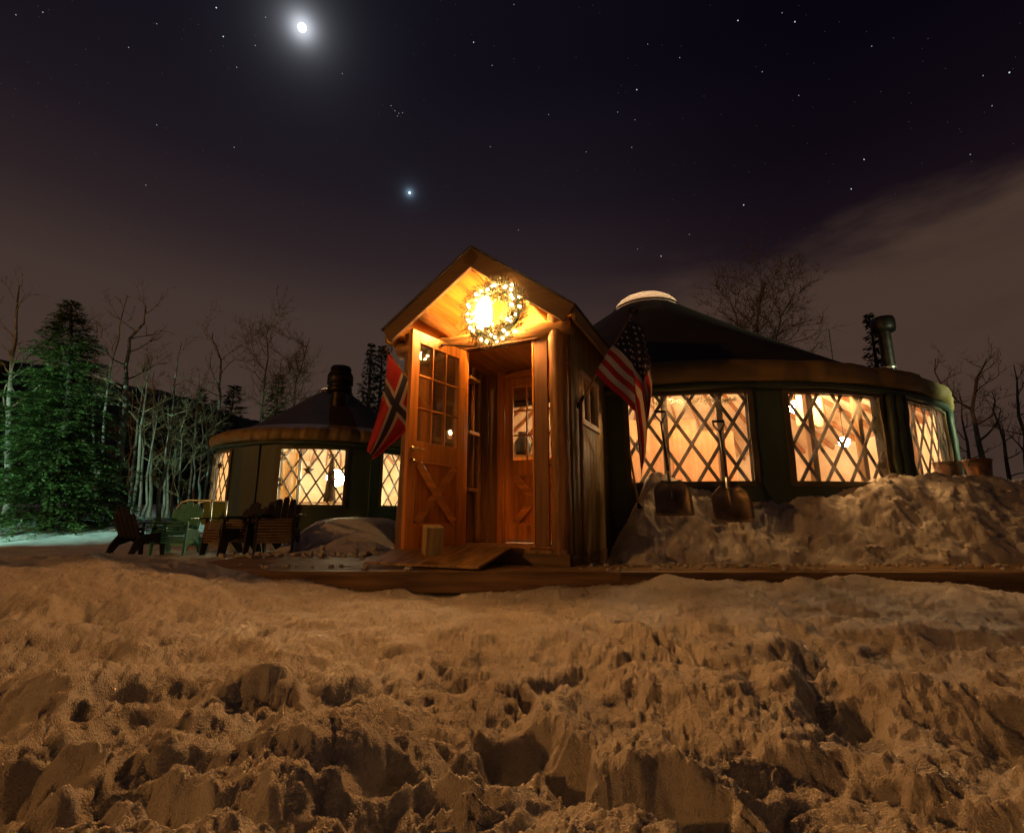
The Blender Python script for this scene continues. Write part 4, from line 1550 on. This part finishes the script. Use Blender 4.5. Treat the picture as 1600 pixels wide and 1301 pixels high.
s1 = P(1053, 800, 5.46)
shovel('scoop shovel nearer the porch with its blade in the snow bank', P(1031, 643, 5.80), (s1.x, s1.y, s1.z - .03), .40)
s2 = P(1146, 810, 5.38)
shovel('scoop shovel farther right with its blade in the snow bank', P(1122, 658, 5.78), (s2.x, s2.y, s2.z - .03), .40)
# walking stick behind the flag
a_, b_ = P(983, 700, 5.62), P(1000, 792, 5.58)
sk = thing('wooden_stick', 'thin wooden stick planted in the snow below the stars and stripes flag', 'stick', b_)
MB().tube([(0, 0, -.12), a_ - b_], .013, 8).build('shaft', M_POLE, sk, smooth=True)
MB().tube([(0, 0, -.02), (a_ - b_) * .06], .028, 8).build('tip', M_IRON, sk, smooth=True)

# ------------------------------------------------------------------ buckets at the right
M_TIN = mat('galvanised_bucket', (0.26, 0.16, 0.10), 0.35, 0.35, (8, 8, 8), metal=0.8, bump=0.1)


def bucket(label, u, v, Y, r, h, tilt):
    p = P(u, v, Y)
    o = thing('metal_bucket', label, 'bucket', (p.x, p.y, max(p.z, gz(p.x, p.y) - .05)), group='metal buckets on the snow bank')
    o.rotation_euler = (R_(tilt), R_(-tilt), 0.3)
    MB().lathe([(.001, .005), (r * .76, .005), (r * .78, .02), (r * .86, h * .5), (r * .97, h - .015), (r * 1.03, h - .01), (r * 1.03, h), (r * .94, h), (r * .75, .02), (.001, .02)], 28).build('body', M_TIN, o, smooth=True)
    MB().lathe([(r * .89, h * .62), (r * .905, h * .635), (r * .91, h * .65), (r * .90, h * .66)], 28).build('hoop', M_TIN, o, smooth=True)
    for s in (-1, 1):
        MB().tube([(s * r * .98, 0, h * .88), (s * (r + .03), 0, h * .82), (s * (r + .03), 0, h * .68), (s * r * .93, 0, h * .62)], .006, 6).build('ear', M_IRON, o, smooth=True)
    MB().tube([(s * r * 1.02, 0, h * .95) for s in (-1,)] + [(r * 1.06 * math.cos(t), -r * .9 * math.sin(t), h * .93 - .04 * math.sin(t)) for t in np.linspace(math.pi, 0, 12)], .004, 5).build('bail', M_IRON, o, smooth=True)
    return o


bucket('metal bucket nearer the yurt on top of the snow bank', 1485, 757, 6.75, .165, .31, 3)
bucket('dark metal bucket at the far right in the snow bank', 1537, 770, 6.25, .145, .27, -4)

# ------------------------------------------------------------------ garden chairs left of the porch
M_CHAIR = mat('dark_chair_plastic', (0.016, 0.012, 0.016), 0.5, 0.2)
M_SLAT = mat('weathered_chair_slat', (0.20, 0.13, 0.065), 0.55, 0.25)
M_TEAL = mat('teal_lit_chair', (0.16, 0.56, 0.42), 0.4, 0.15)  # teal lamp light on the chair is put into this colour


def chair_parts(root, body, slat, nsl=11):
    """low slatted garden chair with a fan back, facing -y"""
    # fan back of five boards, tilted
    tl = Matrix.Rotation(R_(-24), 3, 'X')
    for k in range(5):
        x = (k - 2) * 0.098
        h = 0.62 - 0.035 * (k - 2) ** 2
        m = MB()
        poly = []
        for (px, pz) in ((-.045, 0), (.045, 0), (.047 + .004 * (k - 2), h - .04), (.030 + .004 * (k - 2), h), (-.030 + .004 * (k - 2), h), (-.047 + .004 * (k - 2), h - .04)):
            poly.append((px, pz))
        n = len(poly)
        vs = [tl @ Vector((x + q[0], w, q[1])) + Vector((0, .20, .34)) for w in (-.011, .011) for q in poly]
        m.add(vs, [tuple(range(n)), tuple(range(2 * n - 1, n - 1, -1))] + [(i, i + n, (i + 1) % n + n, (i + 1) % n) for i in range(n)])
        m.build('back_slat', body, root, bevel=.003)
    # seat slats rolling over the front edge
    for k in range(nsl):
        f = k / (nsl - 1)
        if k < 8:
            c, an = Vector((0, -.31 - .012 * math.sin(k * .4), .215 + k * .043)), R_(86)
        else:
            g = (k - 8) / 3
            c, an = Vector((0, -.27 + g * .42, .55 - g * .12)), R_(-14)
        MB().box(c, (.46, .030, .018), Matrix.Rotation(an, 3, 'X')).build('seat_slat', slat, root, bevel=.003)
    for s in (-1, 1):
        poly = [(-.34, 0), (-.26, 0), (-.22, .20), (-.05, .27), (.18, .20), (.34, 0), (.44, 0), (.36, .22), (.22, .40), (-.25, .44), (-.26, .60), (-.30, .60)]
        m = MB()
        m.prism(poly if s > 0 else poly[::-1], 'x', s * .255 - .014, s * .255 + .014)
        m.build('side_frame', body, root, bevel=.003)
        MB().box((s * .275, -.02, .612), (.115, .72, .022)).build('armrest', body, root, bevel=.006)
    MB().box((0, .17, .50), (.50, .03, .06)).build('back_rail', body, root)


def chair(label, u, v, Y, rz, sc, body, slat):
    p = P(u, v, Y)
    o = thing('garden_chair', label, 'chair', (p.x, p.y, p.z), R_(rz), 'garden chairs left of the porch')
    o.scale = (sc, sc, sc)
    chair_parts(o, body, slat)
    return o


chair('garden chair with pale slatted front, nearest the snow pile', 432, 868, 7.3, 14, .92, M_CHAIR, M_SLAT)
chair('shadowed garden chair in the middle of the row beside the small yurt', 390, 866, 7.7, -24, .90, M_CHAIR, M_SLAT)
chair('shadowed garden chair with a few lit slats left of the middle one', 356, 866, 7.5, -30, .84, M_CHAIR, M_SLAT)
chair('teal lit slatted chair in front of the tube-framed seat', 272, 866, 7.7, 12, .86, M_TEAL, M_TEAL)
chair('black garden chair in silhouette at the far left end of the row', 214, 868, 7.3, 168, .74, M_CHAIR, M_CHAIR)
# tube framed seat with a green canvas back
p = P(303, 862, 8.4)
o = thing('tube_frame_seat', 'seat with two bent metal tubes and a green canvas back', 'seat', p, R_(0), None)
M_TUBE = mat('pale_tube', (0.55, 0.66, 0.58), 0.3, 0.05, metal=0.5)
for y_ in (-.22, .22):
    MB().tube([(-.26, y_, 0), (-.25, y_, .55), (-.22, y_, .70), (-.15, y_, .79), (-.05, y_, .82), (.32, y_, .82), (.34, y_, 0)], .018, 8).build('tube_hoop', M_TUBE, o, smooth=True)
MB().box((.12, .235, .62), (.40, .012, .38)).build('canvas_back', mat('green_canvas_back', (.16, .24, .06), .7, .15), o, bevel=.003)
for k in range(4):
    MB().box((.06, -.20 + k * .13, .30), (.60, .10, .02)).build('seat_board', M_TUBE, o, bevel=.003)
MB().box((.06, -.235, .17), (.60, .012, .12)).build('front_rail', M_TEAL, o, bevel=.003)

# crumbs of broken snow on the deck and by the chairs
rg = random.Random(77)
cr = MB()
for i in range(420):
    k = rg.random()
    if k < .45:
        x = rg.uniform(-3.4, -1.7)
        y = rg.gauss(6.35, .28)
    elif k < .8:
        x = rg.uniform(0.5, 7.5)
        y = 4.93 - abs(rg.gauss(0, .13))
    else:
        x = rg.uniform(-2.6, 6)
        y = deck_y(x, rg.uniform(.02, .45))
    s = rg.uniform(.006, .03) * (1.6 if k < .45 else 1)
    ing = (x - PORCH_C[0]) * PEX[0] + (y - PORCH_C[1]) * PEX[1]
    iny = (x - PORCH_C[0]) * PEY[0] + (y - PORCH_C[1]) * PEY[1]
    if abs(ing) < 1.1 and iny > -.85:
        continue
    z = max(gz(x, y), 0.0 if (deck_y(x, 0) < y < (6.3 if x < -1.45 else deck_y(x, .71))) else -9)
    vs = []
    st = len(cr.v)
    cr.sphere((x, y, z + s * .4), s, 6, 4, (rg.uniform(.7, 1.4), rg.uniform(.7, 1.4), rg.uniform(.5, 1)))
    for q in range(st, len(cr.v)):
        v = cr.v[q]
        cr.v[q] = (v[0] + rg.uniform(-.25, .25) * s, v[1] + rg.uniform(-.25, .25) * s, v[2] + rg.uniform(-.2, .2) * s)
nb_ = 300
bx_ = np.array([rg.uniform(.75, 8.2) for _ in range(nb_)])
by_ = np.array([4.95 + abs(rg.gauss(0, .55)) for _ in range(nb_)])
bz_ = snow_height(bx_, by_)
for x, y, z in zip(bx_, by_, bz_):
    if y > 6.0 or z < 0.0 or math.hypot(x - RYC[0], y - RYC[1]) < RYR + .08:
        continue
    s = .010 + .042 * rg.random() ** 3
    st = len(cr.v)
    cr.sphere((x, y, z + s * .25), s, 6, 4, (rg.uniform(.7, 1.5), rg.uniform(.7, 1.5), rg.uniform(.5, 1)))
    for q in range(st, len(cr.v)):
        v = cr.v[q]
        cr.v[q] = (v[0] + rg.uniform(-.3, .3) * s, v[1] + rg.uniform(-.3, .3) * s, v[2] + rg.uniform(-.25, .25) * s)
tag(cr.build('snow_crumbs', SNOW), 'crumbs of broken snow scattered on the deck and the bank', 'snow', kind='stuff')


# ------------------------------------------------------------------ trees
def bare_tree(label, path, Y, r0, seed, dens=1.0, spread=1.0, cstart=.35, name='bare_aspen', twig=1.0, up=.75):
    rg = random.Random(seed)
    pts = [P(u, v, Y + rg.uniform(-.15, .15)) for u, v in path]
    g = gz(pts[0].x, pts[0].y) if pts[0].y < 60 else 0
    base = Vector((pts[0].x, pts[0].y, min(g, pts[0].z) - .1))
    pts = [base] + pts if pts[0].z > base.z + .15 else [base] + pts[1:]
    # resample with a little crookedness
    fine = []
    for a, b in zip(pts[:-1], pts[1:]):
        n = max(2, int((b - a).length / .45))
        for i in range(n):
            fine.append(a.lerp(b, i / n))
    fine.append(pts[-1])
    H = sum((fine[i + 1] - fine[i]).length for i in range(len(fine) - 1))
    fine = [p + Vector((rg.gauss(0, .03), rg.gauss(0, .03), 0)) * (1 if 0 < i < len(fine) - 1 else 0) for i, p in enumerate(fine)]
    K = len(fine)
    rad = [r0 * (1 - .86 * (i / (K - 1)) ** .9) for i in range(K)]
    root = thing(name, label, 'tree', base, 0, None)
    loc = [p - base for p in fine]
    MB().tube(loc, rad, 8, True, .05, rg).build('trunk', M_ASPEN, root, smooth=True)
    br = MB()

    def grow(p, d, ln, r, lvl):
        n = 4 if lvl < 2 else 3
        q = [p]
        dd = d.copy()
        kids = []
        for i in range(n):
            dd = (dd + Vector((rg.gauss(0, .20), rg.gauss(0, .20), rg.gauss(.10 * up, .13)))).normalized()
            p = p + dd * ln / n
            q.append(p)
            kids.append((p.copy(), dd.copy()))
        br.tube(q, [r * (1 - .75 * i / n) for i in range(n + 1)], 4 if lvl < 2 else 3, False)
        if lvl >= 3:
            return
        nb = int((5 if lvl == 1 else 4) * dens + rg.random())
        for _ in range(nb):
            kp, kd = kids[rg.randrange(0 if lvl > 1 else 1, n)]
            side = Vector((rg.gauss(0, 1), rg.gauss(0, 1), rg.gauss(.2, .6))).normalized()
            grow(kp, (kd * .75 + side * .8).normalized(), ln * rg.uniform(.38, .62), max(.0055 * twig, r * .45), lvl + 1)
    nb = int(11 * dens)
    for i in range(nb):
        f = cstart + (1 - cstart) * (i + rg.random()) / nb
        k = min(K - 1, int(f * (K - 1)))
        a = rg.uniform(0, 2 * math.pi)
        d = Vector((math.cos(a), math.sin(a) * .8, rg.uniform(.25, 1.0))).normalized()
        grow(loc[k], d, spread * H * rg.uniform(.13, .24) * (1.25 - .6 * f), max(.010 * twig, rad[k] * .55), 1)
    br.build('branches', M_TWIG, root, smooth=True)
    return root


def conifer_mesh(h, r, seed, whorls, per, leaf, dens, droop=.38, blade=.13):
    """layered boughs: sprays of needle tufts along drooping branches"""
    rg = random.Random(seed)
    mb = MB()
    for i in range(whorls):
        f = (i + rg.random() * .35) / whorls
        z = h * (.05 + .95 * f)
        ln0 = r * (1 - f) ** .82 + .05
        for k in range(max(4, int(per * (1 - .5 * f)))):
            a = rg.uniform(0, 2 * math.pi)
            ln = ln0 * rg.uniform(.55, 1.15)
            d = Vector((math.cos(a), math.sin(a), 0))
            sd = Vector((-d.y, d.x, 0))
            nl = max(4, int(ln * dens))
            up0 = .12 + .5 * f
            dp = droop * rg.uniform(.7, 1.3)
            for j in range(nl):
                t = .12 + .88 * (j + rg.random()) / nl
                q = d * (ln * t) + Vector((0, 0, z + ln * (up0 * t - dp * t * t)))
                wdt = math.sin(min(1, t * 1.15 + .12) * math.pi) * ln * .20 + .02
                for s_ in (-1, 1):
                    w = rg.random() * wdt
                    c = q + sd * s_ * w + d * w * .35 + Vector((0, 0, rg.gauss(-.012, .014) - w * .25))
                    l2 = leaf * rg.uniform(.6, 1.35)
                    dr = (d * rg.uniform(.55, 1) + sd * s_ * rg.uniform(.2, .9) + Vector((0, 0, rg.gauss(-.15, .2)))).normalized() * l2
                    wv = dr.cross(Vector((rg.gauss(0, .35), rg.gauss(0, .35), 1))).normalized() * l2 * blade
                    mb.add([c - wv * .6, c + dr * .5 - wv, c + dr, c + dr * .5 + wv], [(0, 1, 2, 3)])
    return mb


# the big fir at the left
fb = P(70, 822, 12.6)
fir = thing('fir_tree', 'large dense green fir tree standing on the snow at the far left', 'tree', (fb.x, fb.y, gz(fb.x, fb.y) - .05))
ft = P(113, 466, 12.6)
hh = ft.z - fir.location.z
conifer_mesh(hh, 2.0, 3, 40, 30, .125, 34).build('foliage', M_FIR, fir)
MB().tube([(0, 0, -.1), (.1, 0, hh * .5), ((ft.x - fb.x), 0, hh * .97)], [.17, .11, .02], 10).build('trunk', M_BARK, fir, smooth=True)
for ch_ in fir.children:
    if ch_.name.startswith('foliage'):
        me = ch_.data
        for v in me.vertices:
            v.co.x += (ft.x - fb.x) * max(0.0, v.co.z / hh) ** 1.6

TREES = [
    ('tall bare aspen left of the big fir at the frame edge', [(14, 790), (13, 640), (18, 560), (25, 500), (30, 446)], 13.5, .12, .8, .9, .45),
    ('thin bare aspen just right of the fir tip', [(146, 800), (146, 640), (148, 560), (151, 500)], 16, .07, 1.0, .8, .35),
    ('slender pale aspen leaning right, its white top above the fir', [(152, 790), (158, 730), (170, 600), (184, 530), (199, 462)], 15, .07, .75, .7, .5),
    ('thick forked aspen with a crooked top right of the fir', [(172, 800), (186, 720), (198, 640), (197, 570), (203, 530), (222, 505), (228, 478)], 14.2, .125, .9, 1.0, .5),
    ('leaning aspen limb curving right between two thicker trunks', [(200, 785), (212, 700), (224, 610), (238, 556)], 15.5, .075, .8, .9, .5),
    ('straight dark aspen trunk right of the forked one', [(208, 784), (218, 720), (226, 620), (232, 560)], 16.5, .08, 1.0, 1.0, .55),
    ('short thin aspen in the middle of the grove', [(227, 787), (235, 720), (243, 660), (250, 610)], 17.5, .06, .6, .8, .4),
    ('tall white-barked aspen with a thin straight top, left of the small yurt', [(246, 806), (256, 740), (268, 650), (275, 580), (284, 535)], 14.5, .075, .7, .8, .5),
    ('low twiggy young aspen nearest the tube-framed seat', [(277, 808), (279, 740), (283, 690), (286, 660)], 14.0, .045, 1.2, 1.7, .3),
    ('forked bare tree rising left of the small yurt roof', [(328, 790), (333, 690), (342, 620), (345, 585), (338, 540), (332, 520)], 17, .10, .9, 1.1, .5),
    ('pale branchy sapling against the dark hill beside the small yurt eave', [(322, 760), (325, 700), (324, 665), (318, 630)], 15.5, .05, 1.2, 1.6, .35),
    ('round-crowned bare tree behind the left slope of the small yurt roof', [(404, 760), (408, 660), (412, 600), (417, 560), (420, 510)], 21, .11, 1.5, 1.3, .45),
    ('bare tree with a leaning crown behind the peak of the small yurt', [(455, 760), (458, 660), (464, 600), (474, 560), (484, 528)], 22, .10, 1.4, 1.2, .45),
    ('thin bare trunk deep in the grove, fourth right of the thick forked aspen', [(262, 790), (266, 700), (270, 640), (272, 590)], 20, .07, .7, .8, .4),
    ('thin bare trunk deep in the grove next to the small yurt', [(302, 795), (304, 700), (306, 640), (310, 600)], 19, .06, 1.0, 1.1, .4),
    ('wide bushy bare tree behind the roof of the large yurt', [(1180, 690), (1182, 560), (1184, 500), (1190, 462), (1196, 442)], 19, .14, 2.0, 1.25, .42),
    ('second bushy bare crown leaning left behind the large yurt roof', [(1172, 690), (1164, 560), (1150, 495), (1138, 455)], 19.5, .11, 1.6, 1.1, .5),
    ('third bushy bare crown leaning right behind the large yurt roof', [(1192, 690), (1206, 560), (1222, 495), (1242, 455)], 20.0, .11, 1.7, 1.1, .5),
    ('thin bare tree right behind the end of the large yurt', [(1474, 740), (1470, 650), (1465, 600), (1462, 560)], 15, .07, .8, 1.0, .45),
    ('slim bare trunk between the end of the yurt and the forked tree', [(1516, 745), (1510, 690), (1504, 650), (1498, 610)], 14, .06, .9, 1.0, .3),
    ('forked bare tree above the two buckets', [(1536, 745), (1528, 690), (1520, 640), (1528, 590), (1542, 560)], 13.5, .095, .9, 1.1, .45),
    ('crooked bare trunk between the buckets and the right frame edge', [(1574, 745), (1566, 690), (1556, 640), (1550, 612)], 13.0, .06, .9, 1.0, .35),
    ('bare tree at the extreme right edge of the picture', [(1604, 745), (1600, 680), (1590, 620), (1584, 570)], 14.0, .085, .9, 1.0, .45),
]
for i, (lb, path, Y, r0, dens, spr, cs0) in enumerate(TREES):
    bare_tree(lb, path, Y, r0, 100 + i, dens, spr, cs0, twig=Y / 14)

ORD = ['first', 'second', 'third', 'fourth', 'fifth', 'sixth', 'seventh', 'eighth', 'ninth', 'tenth', 'eleventh', 'twelfth']
rgt = random.Random(5)
for i in range(8):
    u0 = 180 + i * 18.5 + rgt.uniform(-3, 3)
    ln = rgt.uniform(4, 16)
    vt = rgt.uniform(560, 650)
    o = bare_tree('slim pale trunk in the far row of the grove, %s from the left' % ORD[i], [(u0, 788), (u0 + ln * .5, 720), (u0 + ln, (720 + vt) / 2), (u0 + ln * 1.2, vt)],
                  rgt.uniform(18, 24), rgt.uniform(.05, .085), 300 + i, 1.0, .8, .45, twig=1.4)
    o['group'] = 'far row of grove trunks'

# dark conifers behind
CM = [conifer_mesh(6.0, 1.15, 40 + k, 32, 17, .20, 11, blade=.19).mesh('foliage', M_SPRUCE) for k in range(3)]
CONIF = [
    ('dark conical spruce behind the left slope of the small yurt', 367, 599, 690, 24, 1.5, M_SPRUCE),
    ('dark spruce at the left of a pair near the forked bare tree', 317, 606, 720, 27, 1.2, M_SPRUCE),
    ('dark spruce behind the forked bare tree, shorter than its neighbour', 336, 622, 720, 28, 1.1, M_SPRUCE),
    ('olive spruce rising behind the roof left of the banded chimney', 437, 582, 700, 23, 1.2, M_FIR),
    ('left of two tall narrow spruces behind the red flag', 581, 534, 720, 30, .80, M_SPRUCE),
    ('right of two tall narrow spruces behind the red flag', 598, 536, 720, 31, .85, M_SPRUCE),
    ('narrow spruce beside the tall stove pipe behind the large yurt', 1357, 486, 700, 24, .75, M_SPRUCE),
    ('short dark spruce on the skyline left of the small yurt', 292, 622, 720, 40, 1.2, M_SPRUCE),
    ('dark spruce behind the left edge fir tree', 6, 560, 760, 22, 1.3, M_SPRUCE),
    ('dark spruce low behind the grove of aspens', 225, 640, 760, 30, 1.4, M_SPRUCE),
    ('dark spruce at the foot of the hill behind the white-barked aspen', 262, 632, 760, 34, 1.4, M_SPRUCE),
]
for i, (lb, u, vt, vb, Y, wd, mt) in enumerate(CONIF):
    top, bot = P(u, vt, Y), P(u, vb, Y)
    bz = min(bot.z, 1.0)
    h = top.z - bz
    o = thing('spruce_tree', lb, 'tree', (top.x, top.y, bz), i * 1.3, 'dark conifers behind the yurts')
    me = CM[i % 3]
    if mt is not M_SPRUCE:
        me = me.copy()
        me.materials[0] = mt
    f = link('foliage', me, o)
    f.scale = (wd * h / 6 * .8, wd * h / 6 * .8, h / 6)
    MB().tube([(0, 0, -.3), (0, 0, h * .6), (0, 0, h * .98)], [.02 * h, .012 * h, .002 * h], 7).build('trunk', M_BARK, o, smooth=True)

# ------------------------------------------------------------------ moon, planet, stars
SKY_D = 900.0


def sky_ball(name, label, cat, d, ang, m):
    o = MB().sphere((0, 0, 0), ang * SKY_D, 24, 16).build(name, m, smooth=True)
    o.location = Vector(d) * SKY_D
    return tag(o, label, cat)


sky_ball('moon', 'bright moon shining through thin cloud near the top left', 'moon', MOON_DIR, 0.0062, emit('moon_glow', (1.0, 0.98, 0.95), 3.0, False))
sky_ball('planet', 'bright bluish planet between the moon and the porch gable', 'planet', VENUS_DIR, 0.0020, emit('planet_glow', (0.75, 0.9, 1.0), 2.0, False))
ST = [(25, 23, .5), (67, 19, .6), (134, 77, .35), (201, 74, .5), (245, 37, .45), (338, 12, .9), (349, 57, .7), (349, 72, .4), (329, 79, .4), (370, 105, .6), (357, 107, .35),
      (399, 71, .6), (399, 55, .4), (415, 27, .6), (245, 195, .5), (259, 200, .3), (366, 230, .6), (228, 289, .5), (464, 358, .4), (413, 428, .4), (418, 410, .3), (535, 115, .5),
      (310, 38, .3), (611, 165, .6), (617, 173, .55), (623, 177, .5), (629, 176, .5), (621, 181, .5), (626, 182, .4), (614, 170, .35), (1153, 32, .8), (1222, 20, .5), (1242, 34, .8),
      (1062, 90, .6), (1191, 112, .6), (1012, 69, .45), (995, 140, .8), (966, 145, .4), (965, 175, .6), (992, 187, .45), (987, 230, .5), (916, 237, .5), (931, 265, .4), (1362, 72, .5),
      (1396, 59, .4), (1577, 113, .9), (1536, 118, .45), (1550, 165, .5), (1516, 241, .6), (1518, 252, .35), (1350, 249, .7), (1330, 295, .75), (1162, 320, .9), (1257, 357, .4),
      (1033, 400, .7), (996, 389, .5), (1002, 387, .4), (1077, 366, .45), (1248, 149, .5), (1170, 268, .35), (1376, 143, .4), (740, 66, .7), (769, 102, .6), (803, 7, .5), (803, 92, .35),
      (766, 229, .45), (810, 359, .5), (847, 344, .3), (857, 179, .5), (772, 72, .35), (633, 363, .3), (640, 536, .5), (1100, 150, .25), (900, 90, .25), (560, 330, .22), (150, 240, .25),
      (700, 150, .22), (1450, 60, .3), (1480, 330, .25), (60, 130, .22), (1420, 190, .28), (1290, 240, .25), (880, 290, .25)]
rgs = random.Random(99)
ST += [(rgs.uniform(0, 1600), rgs.uniform(0, 420) ** 1.0, rgs.uniform(.02, .16)) for _ in range(170)]
M_STAR = [emit('star_glow_dim', (0.62, 0.72, 1.0), .075, False), emit('star_glow', (0.66, 0.80, 1.0), .42, False), emit('star_glow_bright', (0.75, 0.88, 1.0), 1.0, False)]
sm = MB()
for u, v, b in ST:
    sm.sphere(ray(u, v).normalized() * SKY_D, SKY_D * (0.00040 + .0005 * b), 6, 4, mi=0 if b < .42 else (1 if b < .7 else 2))
tag(sm.build('stars', M_STAR), 'scattered small stars across the night sky', 'stars', kind='stuff')
